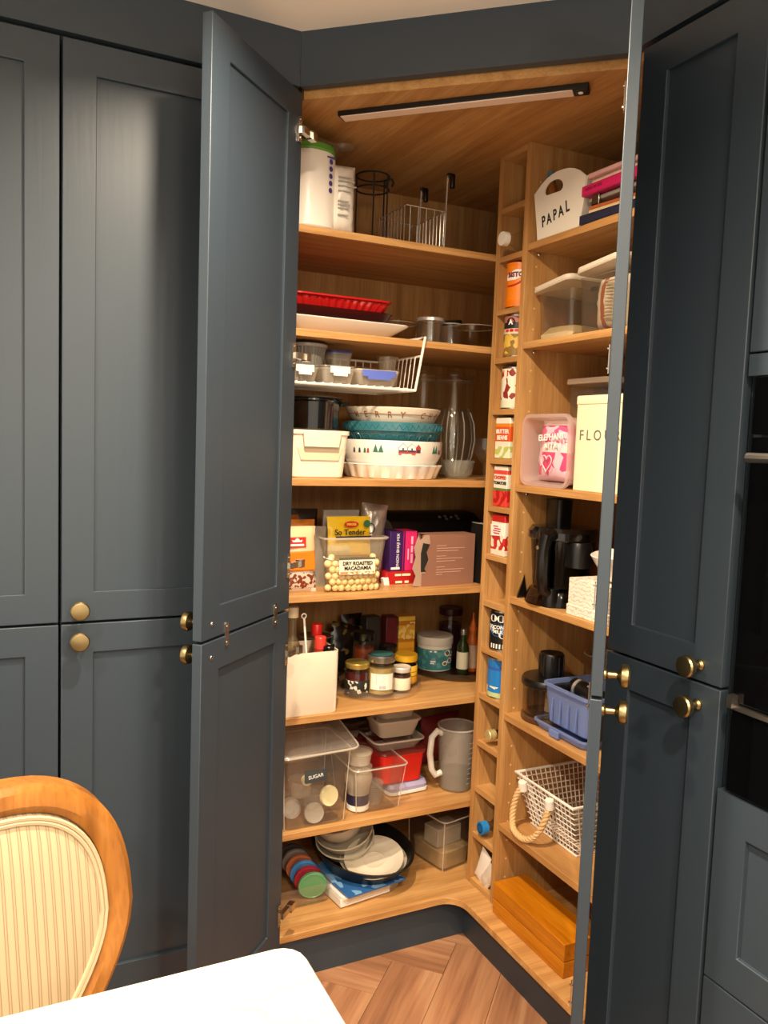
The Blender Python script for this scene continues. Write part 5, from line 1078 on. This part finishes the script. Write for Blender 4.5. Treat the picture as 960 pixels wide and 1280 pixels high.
obj('feed_tube', MB().loft([rr(0.058,0.046,0.012,0.19), rr(0.060,0.048,0.012,0.252), rr(0.062,0.05,0.013,0.255), rr(0.054,0.042,0.010,0.255), rr(0.052,0.04,0.010,0.2)]), BLACKP, t, (-0.036,0.01,0))
h = obj('handle', MB().tube([(0.045,-0.066,0.176),(0.047,-0.088,0.170),(0.046,-0.094,0.14),(0.044,-0.092,0.08),(0.042,-0.086,0.045),(0.040,-0.066,0.032)], [0.016,0.017,0.017,0.0165,0.015,0.014], 10), BLACKP, t)
obj('handle_foot', MB().lathe([(0.022,0),(0.0225,0.004),(0.018,0.045)], (0.040,-0.0595,0.0), 20), BLACKP, t)
obj('badge', MB().lathe([(0.005,0),(0.005,0.001)], n=12), NICKEL, h, (0.046,-0.1112,0.146), (R(90),0,0))
for k in range(6): obj('scale_mark', MB().box(-0.06+0.002*k,-0.045,-0.0525-0.001*k,-0.0515-0.001*k,0.07+0.014*k,0.0708+0.014*k), pm('faint_mark', '#8f8478', 0.6), t, rot=(0,0,0))
lathe_part('motor_cap', [(0.03,0),(0.03,0.05),(0.026,0.06)], BLACKP, t, 24, (0.075,-0.01,0.10))
t = rthing('tissue_box', 'small white box with swirling leaf pattern in front of the food processor', 'box', 1.213, 1.425, Z)
m_, nt_, b_ = nodes('swirl_print'); wv = nt_.nodes.new('ShaderNodeTexWave'); wv.wave_type = 'RINGS'; wv.inputs['Scale'].default_value = 34; wv.inputs['Distortion'].default_value = 9; wv.inputs['Detail'].default_value = 2; wv.inputs['Detail Scale'].default_value = 2.2
rp = nt_.nodes.new('ShaderNodeValToRGB'); rp.color_ramp.elements[0].position = 0.12; rp.color_ramp.elements[0].color = lin('#cbbca6'); rp.color_ramp.elements[1].position = 0.25; rp.color_ramp.elements[1].color = lin('#ece2d2')
nt_.links.new(coords(nt_), wv.inputs['Vector']); nt_.links.new(wv.outputs['Fac'], rp.inputs[0]); nt_.links.new(rp.outputs[0], b_.inputs['Base Color']); b_.inputs['Roughness'].default_value = 0.6
obj('box_body', MB().box(-0.068,0.068,0,0.10,0.024,0.086), m_, t, bev=0.0015)
obj('box_base', MB().box(-0.0705,0.0705,-0.002,0.102,0,0.0245), m_, t, bev=0.0015)
t = thing('white_bowl', 'white bowl tipped on the patterned box by the right door', 'bowl', (1.272, 1.392, Z+0.094), 0); t.rotation_euler = (R(0), R(-8), 0)
lathe_part('bowl_body', bowl_prof(0.060, 0.060, 0.42, 0.003, 0.7), WHITEC, t, 36)
t = rthing('black_appliance', 'black appliance body behind the patterned box', 'appliance', 1.34, 1.45, Z); obj('housing', MB().loft([rr(0.12,0.12,0.02,0,0,0.06), rr(0.12,0.12,0.02,0.12,0,0.06), rr(0.09,0.09,0.02,0.135,0,0.06)]), BLACKP, t)
obj('control_panel', MB().box(-0.045,0.0,-0.002,0.0,0.07,0.10), pm('grey_panel', '#4a4540', 0.4), t)

Z = SH[4]
t = thing('mini_chopper', 'small black mini chopper with smoky bowl on the fifth right shelf', 'chopper', (1.288, 1.636, Z), -90)
lathe_part('base_ring', [(0.069,0),(0.071,0.003),(0.071,0.012),(0.067,0.015),(0.0005,0.015)], clear('amber_plastic', '#c9a888', 0.25, 0.15, '#b08a6a', 0.6), t, 40)
lathe_part('bowl', [(0.063,0.016),(0.066,0.02),(0.069,0.096),(0.067,0.096),(0.064,0.02),(0.0005,0.018)], clear('chopper_bowl', '#f0eae0', 0.03, 0.10, '#8a7a68', 0.5), t, 40)
lathe_part('lid', [(0.071,0.090),(0.073,0.093),(0.073,0.104),(0.069,0.110),(0.0005,0.112)], BLACKP, t, 40)
lathe_part('motor_tower', [(0.030,0.110),(0.031,0.115),(0.031,0.168),(0.029,0.172),(0.022,0.170),(0.0005,0.165)], BLACKP, t, 32)
for k in range(10): obj('tower_rib', MB().bar((0.0315*math.cos(2*PI*k/10),0.0315*math.sin(2*PI*k/10),0.116),(0.0315*math.cos(2*PI*k/10),0.0315*math.sin(2*PI*k/10),0.166), 0.0022), BLACKP, t)
lathe_part('shaft', [(0.012,0.02),(0.010,0.09)], pm('pale_shaft', '#cbbf9f', 0.5), t, 16)
BB = clear('blue_plastic', '#d6def4', 0.52, 0.3, '#a9bff2', 0.4)
t = rthing('blue_basket', 'translucent blue plastic basket holding black gadgets on the fifth right shelf', 'basket', 1.222, 1.50, Z+0.0225)
m_ = tub(0.168, 0.16, 0.098, 0.002, 0.016, 0.90, 0.006, rimh=0.006); m_.xf(Matrix.Translation((0, 0.085, 0))); obj('basket_body', m_, BB, t)
for x in (-0.045,-0.015,0.015,0.045): obj('rib', MB().box(x-0.0015,x+0.0015,0.000,0.003,0.012,0.066), BB, t, rot=(R(-3),0,0))
t = rthing('blue_lid_tray', 'translucent blue lid under the blue basket', 'lid', 1.214, 1.512, Z)
m_ = tub(0.195, 0.175, 0.022, 0.002, 0.018, 0.94, 0.004, rimh=0.004); m_.xf(Matrix.Translation((0, 0.0925, 0))); obj('lid_body', m_, BB, t); obj('clip', MB().box(-0.02,0.015,-0.006,-0.001,0.004,0.02), BB, t, bev=0.001)
t = thing('hand_blender', 'black hand blender lying in the blue basket', 'hand blender', (1.305, 1.50, Z+0.100), -90)
b = MB().lathe([(0.014,-0.07),(0.020,-0.062),(0.023,-0.02),(0.024,0.03),(0.021,0.075),(0.012,0.085)], n=24); b.xf(Matrix.Rotation(R(96), 4, 'Y')); obj('body', b, BLACKP, t)
b = MB().lathe([(0.0245,-0.046),(0.0245,-0.038)], n=24); b.xf(Matrix.Rotation(R(96), 4, 'Y')); obj('chrome_ring', b, CHROME, t)
t = thing('gadget_case', 'black gadget box lying in the blue basket', 'gadget', (1.30, 1.46, Z+0.026), -90); obj('case', MB().box(-0.05,0.06,-0.05,0.05,0,0.075), BLACKM, t, bev=0.006)
glass_pot('glass_tumbler', 'large clear glass tumbler at the back of the fifth right shelf', (1.43, 1.60, Z), 0.052, 0.165)

Z = SH[5]
t = rthing('wire_basket', 'white wire mesh basket with twisted rope handle on the sixth right shelf', 'wire basket', 1.27, 1.583, Z)
# local: front at y=0 at the top leaning out; bottom smaller
TW, BWd, TD, BD, HH = 0.117, 0.092, 0.25, 0.20, 0.135
def pt(u, v, z):     # u in -1..1 across, v 0..1 depth, z 0..1 height
    w = BWd+(TW-BWd)*z; y0 = 0.012*(1-z)-0.028*z; y1 = y0+BD+(TD-BD)*z
    return (w*u, y0+(y1-y0)*v, 0.003+HH*z)
obj('top_rim', MB().tube([pt(-1,0,1),pt(1,0,1),pt(1,1,1),pt(-1,1,1)], 0.0042, 8, True), WHITEW, t)
obj('bottom_rim', MB().tube([pt(-1,0,0),pt(1,0,0),pt(1,1,0),pt(-1,1,0)], 0.0030, 8, True), WHITEW, t)
for name_, fn, cnt in (('front_mesh', lambda u, z: pt(u,0,z), 15), ('back_mesh', lambda u, z: pt(u,1,z), 15), ('side_mesh', lambda u, z: pt(-1,(u+1)/2,z), 16), ('side_mesh', lambda u, z: pt(1,(u+1)/2,z), 16)):
    b = MB()
    for i in range(1, cnt): b.bar(fn(-1+2*i/cnt,0), fn(-1+2*i/cnt,1), 0.0015, 5)
    for i in range(1, 9): b.bar(fn(-1,i/9), fn(1,i/9), 0.0015, 5)
    obj(name_, b, WHITEW, t)['kind'] = 'stuff'
b = MB()
for i in range(1, 15): b.bar(pt(-1+2*i/15,0,0), pt(-1+2*i/15,1,0), 0.0015, 5)
for i in range(1, 13): b.bar(pt(-1,i/13,0), pt(1,i/13,0), 0.0015, 5)
obj('floor_mesh', b, WHITEW, t)['kind'] = 'stuff'
# rope: two twisted strands
pr = [Vector(p) for p in ((-0.077,-0.034,0.118),(-0.086,-0.044,0.09),(-0.088,-0.052,0.05),(-0.075,-0.060,0.018),(-0.048,-0.066,0.009),(-0.012,-0.064,0.010),(0.016,-0.056,0.030),(0.032,-0.048,0.065),(0.037,-0.038,0.100))]
def spline(P, n):
    out = []
    for i in range(len(P)-1):
        p0, p1, p2, p3 = P[max(i-1,0)], P[i], P[i+1], P[min(i+2,len(P)-1)]
        for k in range(n):
            s = k/n; out.append(0.5*((2*p1)+(p2-p0)*s+(2*p0-5*p1+4*p2-p3)*s*s+(3*p1-p0-3*p2+p3)*s**3))
    return out+[P[-1]]
path = spline(pr, 12)
ROPE = pm('jute_rope', '#d8b27c', 0.85, bump=0.6, bscale=200)
for k in range(3):
    pts = []
    for i, p in enumerate(path):
        tg = (path[min(i+1,len(path)-1)]-path[max(i-1,0)]).normalized(); u = tg.cross(Vector((0,1,0.2))).normalized(); w = tg.cross(u); a = i*0.62+k*2*PI/3
        pts.append(p+0.0042*(u*math.cos(a)+w*math.sin(a)))
    obj('rope_strand', MB().tube(pts, 0.0046, 7), ROPE, t)
for x, y in ((-0.077,-0.031),(0.037,-0.033)): obj('rope_collar', MB().lathe([(0.010,0),(0.0115,0.002),(0.0115,0.024),(0.010,0.026)], n=16), WHITEW, t, (x,y,0.104), (R(8),0,0))
t = rthing('plastic_wrap', 'crumpled clear plastic lying inside the wire mesh basket', 'plastic bag', 1.36, 1.55, Z+0.006); obj('film', soft_pack(0.13, 0.10, 0.075, 141, 0.008), clear('loose_film', '#f2efe8', 0.12, 0.15, '#e6dfd2', 0.6), t, smooth=60)
Z = 0.13
t = rthing('wooden_box', 'orange stained wooden box with lid on the base board at the right', 'wooden box', 1.178, 1.538, Z)
OW1 = wood('orange_wood', '#b0660c', '#c0740f', '#cc8216', 'X', rough=0.3, scale=2.0, bump=0.05)
obj('box_base', MB().box(-0.145,0.145,0,0.102,0,0.0390), OW1, t, bev=0.002)
obj('lid', MB().box(-0.1452,0.1452,-0.0002,0.1022,0.0405,0.083), OW1, t, bev=0.002)
lathe_part('rim_shadow_gap', [(0.001,0.0395),(0.001,0.041)], BLACKM, t, 6, (0,0.05,0))

# ================================================================== THINGS IN THE PIGEONHOLES
def hole(k): return PZ[k]
def can(label, k, r, h, mat, name='food_can', cat='can', x=1.241, y=1.787, text=None, tsize=0.014, tmat=WINK, tz=0.5, rims=True, ta=-58):
    t = thing(name, label, cat, (x, y, hole(k)))
    lathe_part('paper_label', [(r,0.004),(r,h-0.004)], mat, t, 32)
    if rims:
        lathe_part('bottom_rim', [(r*0.97,0),(r*1.01,0.001),(r*1.01,0.004),(r*0.98,0.005)], NICKEL, t, 32); lathe_part('top_rim', [(r*0.98,h-0.005),(r*1.01,h-0.004),(r*1.01,h),(r*0.95,h),(r*0.94,h-0.003),(0.0005,h-0.003)], NICKEL, t, 32)
    if text:
        for i, tx in enumerate(text): letters(tx, tsize, tmat, t, (0,0,h*tz-i*tsize*0.95), (0,0,R(ta)), bend=r+0.0006, bold=0.0004)
    return t
t = thing('water_bottle', 'clear bottle with white cap lying in the second pigeonhole from the top', 'bottle', (1.166, 1.772, PZ[1]+0.0325), 0)
t.rotation_euler = (0, R(90), 0)
lathe_part('cap', [(0.017,0),(0.0175,0.002),(0.0175,0.016),(0.016,0.017)], pm('white_cap', '#e6e0d4', 0.4), t); lathe_part('bottle_body', [(0.013,0.016),(0.013,0.03),(0.022,0.05),(0.031,0.075),(0.031,0.20),(0.0005,0.205)], GLASS, t)
t = can('orange gravy granule drum in the third pigeonhole from the top', 2, 0.0375, 0.112, bands('gravy_drum', [(0,'#e8790f'),(0.15,'#ef8414'),(1,'#ef8414')], 'Z', 0.4), name='gravy_drum', cat='drum', rims=False)
lathe_part('lid', [(0.0385,0.108),(0.0385,0.114),(0.036,0.115),(0.0005,0.114)], ORG, t)
b = MB(); k_ = []
for z0, f_ in ((0.070,-1),(0.096,1)): k_.append([(0.0379*math.sin(R(-58)+a), -0.0379*math.cos(R(-58)+a), z0+f_*(-0.006*abs(a)/0.75)+0.008*a) for a in [(-0.75+0.15*i) for i in range(11)]])
obj('white_flash', b.add(k_[0]+k_[1], [(i,i+1,12+i,11+i) for i in range(10)]), WINK, t)
letters('BISTO', 0.0165, pm('brown_red_ink', '#7d1f1c', 0.5), t, (0,0,0.083), (0,0,R(-58)), bend=0.0384, bold=0.0009)
obj('red_swoosh', MB().tube([(0.0380*math.sin(R(-58)+a), -0.0380*math.cos(R(-58)+a), 0.058+0.016*a*a+0.012*a) for a in [(-0.6+0.12*i) for i in range(11)]], 0.0022, 6), RED, t)
can('tin with pink top and bean picture in the fourth pigeonhole', 3, 0.037, 0.108, bands('bean_label', [(0,'#8a6a2c'),(0.55,'#d9cdb0'),(0.68,'#2a221c'),(0.84,'#b0685c'),(1,'#b0685c')], 'Z', 0.4, speckle='#d8b04a', spos=(0.05,0.55), sscale=75, samt=0.45), name='bean_can')
bc = bpy.data.objects['bean_can']; wrapmark(bc, ell(0.013, 0.012, 0.088), 0.0376, -68, INK); letters('A', 0.017, WINK, bc, (0,0,0.088), (0,0,R(-68)), bend=0.0380, bold=0.0008)
for i in range(3): wrapmark(bc, [(-0.02+0.014*i,0.064),(-0.009+0.014*i,0.064),(-0.009+0.014*i,0.071),(-0.02+0.014*i,0.071)], 0.0377, -62, MATS['red_plastic'])
can('white tin with red dots and cherries in the fifth pigeonhole', 4, 0.037, 0.108, bands('cherry_label', [(0,'#e0d8bc'),(0.18,'#e9e0c8'),(1,'#e9e0c8')], 'Z', 0.4, speckle='#8a2a28', spos=(0.2,1.0), sscale=65, samt=0.28), name='cherry_can')
wrapmark(bpy.data.objects['cherry_can'], [(-0.016,0.084),(0.002,0.084),(0.002,0.100),(-0.016,0.100)], 0.0376, -72, RED)
def carton(label, k, w, d, h, mat, texts, y=1.788, x=1.208, rz=-90):
    t = thing('food_carton', label, 'carton', (x, y, hole(k)), rz); obj('carton', MB().box(-w/2,w/2,0,d,0,h), mat, t, bev=0.002)
    for s_, sz, z, m_ in texts: letters(s_, sz, m_, t, (0,-0.0006,z), (PI/2,0,0), bold=0.0004)
    return t
carton('orange butter beans carton in the sixth pigeonhole', 5, 0.066, 0.07, 0.106, bands('butter_bean_print', [(0,'#b9c46a'),(0.30,'#e9e2cc'),(0.42,'#d8551c'),(0.78,'#e08a2c'),(0.86,'#efe4d0'),(1,'#efe4d0')], 'Z', 0.4, speckle='#efe8c8', spos=(0.02,0.3), sscale=60, samt=0.4), (('BUTTER',0.016,0.070,WINK),('BEANS',0.016,0.054,WINK)))
carton('chopped tomatoes carton with red tomato picture in the seventh pigeonhole', 6, 0.062, 0.07, 0.106, bands('tomato_print', [(0,'#b51f1c'),(0.40,'#5f7d3a'),(0.46,'#ece2d0'),(0.80,'#d8463a'),(0.90,'#ece2d0'),(1,'#ece2d0')], 'Z', 0.4, speckle='#d8443a', spos=(0.0,0.4), sscale=70, samt=0.4), (('CHOPPED',0.012,0.076,RED),('TOMATOES',0.011,0.062,INK)))
carton('red and white tomato carton in the eighth pigeonhole', 7, 0.062, 0.07, 0.108, bands('tomato_print_two', [(0,'#e6dcc8'),(0.14,'#c02a22'),(0.5,'#efe6d4'),(0.82,'#b8241f'),(1,'#b8241f')], 'Z', 0.4, speckle='#efe2cc', spos=(0.14,0.5), sscale=70, samt=0.35), ())
cq = bpy.data.objects['food_carton.002']; obj('white_panel', MB().box(-0.027,0.029,-0.0008,0.0002,0.052,0.082), WINK, cq, rot=(0,R(-4),0)); dashes(cq, -0.02, 0.078, [[(0,0.022)],[(0.004,0.03)],[(0,0.018),(0.02,0.014)],[(0.002,0.028)]], -0.0009, RED, h=0.0025, gap=0.006)
t = can('black and blue coconut milk tin in the tenth pigeonhole', 9, 0.037, 0.108, bands('coconut_can', [(0,'#121314'),(1,'#121314')], 'Z', 0.35), text=('COCONUT','MILK'), tz=0.60, tsize=0.013)
for a, z, rr_, mm in ((-62,0.058,0.022,'#2a78b8'),(-82,0.088,0.012,'#efeadd'),(-45,0.088,0.012,'#efeadd'),(-35,0.045,0.012,'#efeadd'),(-88,0.06,0.010,'#e6d9b8')):
    pts = [(0.0374*math.sin(R(a)+q[0]/0.037), -0.0374*math.cos(R(a)+q[0]/0.037), z+q[1]) for q in [(rr_*math.cos(2*PI*i/18), 0.8*rr_*math.sin(2*PI*i/18)) for i in range(18)]]
    obj('printed_spot', MB().add(pts, [tuple(range(18))]), pm('spot_'+mm[1:], mm, 0.5), t, smooth=0)
for i in range(5): obj('printed_glass', MB().box(-0.002,0.002,-0.0379,-0.0372,0.008,0.020), WINK, t, rot=(0,0,R(-86+13*i)))
can('blue tin with green and yellow base print in the eleventh pigeonhole', 10, 0.037, 0.108, bands('blue_can', [(0,'#b8c88a'),(0.12,'#1d78c4'),(0.72,'#2a56a8'),(0.8,'#1d6fb8'),(1,'#1d6fb8')], 'Z', 0.35, speckle='#efe6c0', spos=(0.0,0.28), sscale=60, samt=0.35))
t = thing('lying_bottle', 'small bottle with gold cap lying in the twelfth pigeonhole', 'bottle', (1.198, 1.775, PZ[11]+0.0305), 0); t.rotation_euler = (0, R(90), 0)
lathe_part('cap', [(0.013,0),(0.0145,0.002),(0.0145,0.010),(0.0125,0.011),(0.0125,0.013),(0.0145,0.014),(0.0145,0.022)], pm('pale_gold_cap', '#d8c58a', 0.35, 0.5), t); lathe_part('bottle_body', [(0.012,0.022),(0.012,0.05),(0.029,0.08),(0.029,0.2)], pm('dark_brown_glass', '#2a150c', 0.15), t)
t = thing('white_tub', 'white rounded tub tucked in the thirteenth pigeonhole', 'tub', (1.262, 1.757, PZ[12]+0.0265), 0); t.rotation_euler = (0, R(90), 0); lathe_part('tub_body', [(0.020,0),(0.025,0.006),(0.025,0.08)], pm('offwhite_plastic', '#d2c4b0', 0.5), t)
t = thing('lying_bottle', 'bottle with bright blue ribbed cap lying in the fourteenth pigeonhole', 'bottle', (1.192, 1.782, PZ[13]+0.0305), 0); t.rotation_euler = (0, R(90), 0)
cb = [[((0.0165+(0.0007 if i % 2 else 0))*math.cos(2*PI*i/48), (0.0165+(0.0007 if i % 2 else 0))*math.sin(2*PI*i/48), z) for i in range(48)] for z in (0.002, 0.022)]
obj('cap', MB().loft(cb), pm('bright_blue_cap', '#2a7fc0', 0.4), t, smooth=10); lathe_part('cap_ring', [(0.012,0.0005),(0.010,0.0005),(0.010,0.0022),(0.012,0.0022)], pm('deep_blue_cap', '#1f62a0', 0.4), t)
lathe_part('bottle_body', [(0.012,0.022),(0.013,0.04),(0.029,0.07),(0.029,0.2)], clear('clear_brownish', '#d8c8b0', 0.1, 0.05, '#a08a6a', 0.6), t)
for k, (yy, xx, ry, lab) in enumerate(((1.806, 1.214, 20, 'flat white packet leaning in the lowest pigeonhole'), (1.784, 1.212, 26, 'crinkled white sachet leaning at the front of the lowest pigeonhole'))):
    t = thing('white_packet', lab, 'packet', (xx, yy, PZ[14]+0.002), -90); 
    obj('packet_body', soft_pack(0.048-0.006*k, 0.010, 0.100-0.018*k, 150+k, 0.0006+0.0015*k), pm('white_wrapper_%d' % k, ('#efe8de','#d9cfc2')[k], 0.35), t, rot=(0,R(ry+12*k),0), smooth=60)

# ================================================================== LED BAR under the top panel
pa, pb = Vector((0.722, 1.792)), Vector((1.106, 1.388)); dl = (pb-pa); ll = dl.length
t = thing('led_light_bar', 'slim black LED light bar with pale diffuser under the larder ceiling', 'light', (pa.x, pa.y, CZ-0.0135), math.degrees(math.atan2(dl.y, dl.x)))
obj('housing', MB().box(0,ll,-0.004,0.030,0.0025,0.0130), pm('black_aluminium', '#1a1817', 0.4, 0.3), t, bev=0.0015)
obj('diffuser', MB().box(0.006,ll-0.032,-0.002,0.028,0,0.0026), pm('pale_diffuser', '#f0d9c8', 0.5), t, bev=0.001)
obj('sensor_block', MB().box(ll-0.031,ll-0.001,-0.003,0.029,0.0,0.0026), MATS['black_aluminium'], t, bev=0.001)
lathe_part('sensor_eye', [(0.005,-0.0012),(0.0055,0),(0.0055,0.001)], WHITEP, t, 16, (ll-0.017,0.013,0))

# ================================================================== TABLE AND CHAIR
m_, nt_, b_ = nodes('white_quartz'); b_.inputs['Roughness'].default_value = 0.22
n1 = nt_.nodes.new('ShaderNodeTexNoise'); n1.inputs['Scale'].default_value = 3.2; n1.inputs['Detail'].default_value = 6; n1.inputs['Distortion'].default_value = 1.2
r1 = nt_.nodes.new('ShaderNodeValToRGB'); e = r1.color_ramp.elements; e[0].position = 0.485; e[0].color = lin('#bdb6aa'); e[1].position = 0.515; e[1].color = lin('#bdb6aa'); k = e.new(0.5); k.color = lin('#a89e90')
nt_.links.new(coords(nt_), n1.inputs['Vector']); nt_.links.new(n1.outputs['Fac'], r1.inputs[0]); nt_.links.new(r1.outputs[0], b_.inputs['Base Color'])
t = thing('dining_table', 'white veined stone table top at the lower left', 'table', (-0.40, 0.43, 0))
obj('table_top', MB().loft([rr(1.45,0.85,0.028,0.722), rr(1.454,0.854,0.03,0.726), rr(1.454,0.854,0.03,0.746), rr(1.448,0.848,0.028,0.750)]), m_, t)
for sx2 in (-0.55, 0.45): obj('table_leg', MB().box(sx2-0.035,sx2+0.035,-0.25,-0.18,0,0.722), pm('table_oak', '#b98a55', 0.5), t, bev=0.004)
for sx2 in (-0.55,): obj('table_leg', MB().box(sx2-0.035,sx2+0.035,0.18,0.25,0,0.722), MATS['table_oak'], t, bev=0.004)
obj('table_leg', MB().box(0.585,0.655,0.20,0.27,0,0.722), MATS['table_oak'], t, bev=0.004)
OAKC = wood('honey_oak_chair', '#81501f', '#966028', '#a66f32', 'Z', rough=0.3, scale=1.2, bump=0.08)
m_, nt_, b_ = nodes('striped_fabric'); sp = nt_.nodes.new('ShaderNodeSeparateXYZ'); tc = nt_.nodes.new('ShaderNodeTexCoord'); nt_.links.new(tc.outputs['Object'], sp.inputs[0])
mu = nt_.nodes.new('ShaderNodeMath'); mu.operation = 'MULTIPLY'; mu.inputs[1].default_value = 78; fr = nt_.nodes.new('ShaderNodeMath'); fr.operation = 'FRACT'
nt_.links.new(sp.outputs[0], mu.inputs[0]); nt_.links.new(mu.outputs[0], fr.inputs[0])
rp = nt_.nodes.new('ShaderNodeValToRGB'); e = rp.color_ramp.elements; rp.color_ramp.interpolation = 'LINEAR'; e[0].position = 0; e[0].color = lin('#b39f7f'); e[1].position = 1; e[1].color = lin('#b39f7f')
for p_, c_ in ((0.28,'#b39f7f'),(0.36,'#866c4c'),(0.44,'#ab9778'),(0.56,'#ab9778'),(0.64,'#866c4c'),(0.72,'#b39f7f')): k = e.new(p_); k.color = lin(c_)
nt_.links.new(fr.outputs[0], rp.inputs[0]); nt_.links.new(rp.outputs[0], b_.inputs['Base Color']); b_.inputs['Roughness'].default_value = 0.85
FAB = m_
ch = thing('dining_chair', 'honey oak dining chair with rounded back and cream striped upholstery', 'chair', (-0.005, 1.115, 0), 20)
# back outline (local x across, z up), balloon shape; plane leans back slightly
def back_ring(sc, n=64):
    out = []
    for i in range(n):
        a = 2*PI*i/n; c, s = math.cos(a), math.sin(a)
        ex = 2.6 if s > 0 else 2.2
        x = (0.205-0.0)*math.copysign(abs(c)**(2/ex), c); z = (0.205 if s > 0 else 0.235)*math.copysign(abs(s)**(2/ex), s)
        if s < 0: x *= 1-0.48*(abs(s)**1.3)
        out.append((x, z))
    # inset
    return [(x*(1-sc/0.205), z*(1-sc/0.215)) for x, z in out]
def lean(p, y=0.0): return (p[0], y+0.16*(p[1]), 0.665+p[1])
b = MB(); o_, i_ = back_ring(0.0), back_ring(0.043); n = len(o_)
mid = back_ring(0.02)
rings = [[lean(p, 0.016) for p in o_], [lean(p, -0.010) for p in back_ring(0.003)], [lean(p, -0.017) for p in back_ring(0.012)], [lean(p, -0.017) for p in back_ring(0.030)], [lean(p, -0.010) for p in back_ring(0.040)], [lean(p, 0.012) for p in i_], [lean(p, 0.020) for p in mid]]
b.loft(rings+[rings[0]], False, False)
obj('back_frame', b, OAKC, ch)
b = MB().loft([[lean(p, 0.006) for p in back_ring(0.038)], [lean(p, -0.012) for p in back_ring(0.046)], [lean(p, -0.018) for p in back_ring(0.075)], [lean(p, -0.021) for p in back_ring(0.12)]])
obj('back_pad', b, FAB, ch)
for q in (0.044, 0.050): obj('piping', MB().tube([lean(p, -0.0145) for p in back_ring(q+0.002)], 0.0034, 6, True), pm('cream_piping', '#b39f7f', 0.8), ch)
obj('seat_pad', MB().loft([rr(0.40,0.38,0.06,0.40,0,-0.22), rr(0.43,0.41,0.07,0.42,0,-0.22), rr(0.42,0.40,0.07,0.455,0,-0.22), rr(0.34,0.32,0.06,0.475,0,-0.22)]), FAB, ch)
obj('seat_frame', MB().loft([rr(0.42,0.40,0.05,0.35,0,-0.22), rr(0.44,0.42,0.06,0.36,0,-0.22), rr(0.44,0.42,0.06,0.415,0,-0.22)]), OAKC, ch)
for sx2 in (-1, 1):
    obj('leg', MB().tube([(sx2*0.175,-0.39,0.36),(sx2*0.185,-0.405,0.28),(sx2*0.178,-0.395,0.12),(sx2*0.188,-0.41,0.0)], [0.026,0.028,0.016,0.014], 10), OAKC, ch)
    obj('leg', MB().tube([(sx2*0.165,-0.03,0.36),(sx2*0.165,0.0,0.2),(sx2*0.168,0.045,0.0)], [0.022,0.019,0.015], 10), OAKC, ch)
    obj('back_post', MB().tube([(sx2*0.165,-0.03,0.36),(sx2*0.15,-0.035,0.44),(sx2*0.118,-0.027,0.47)], [0.022,0.020,0.018], 10), OAKC, ch)
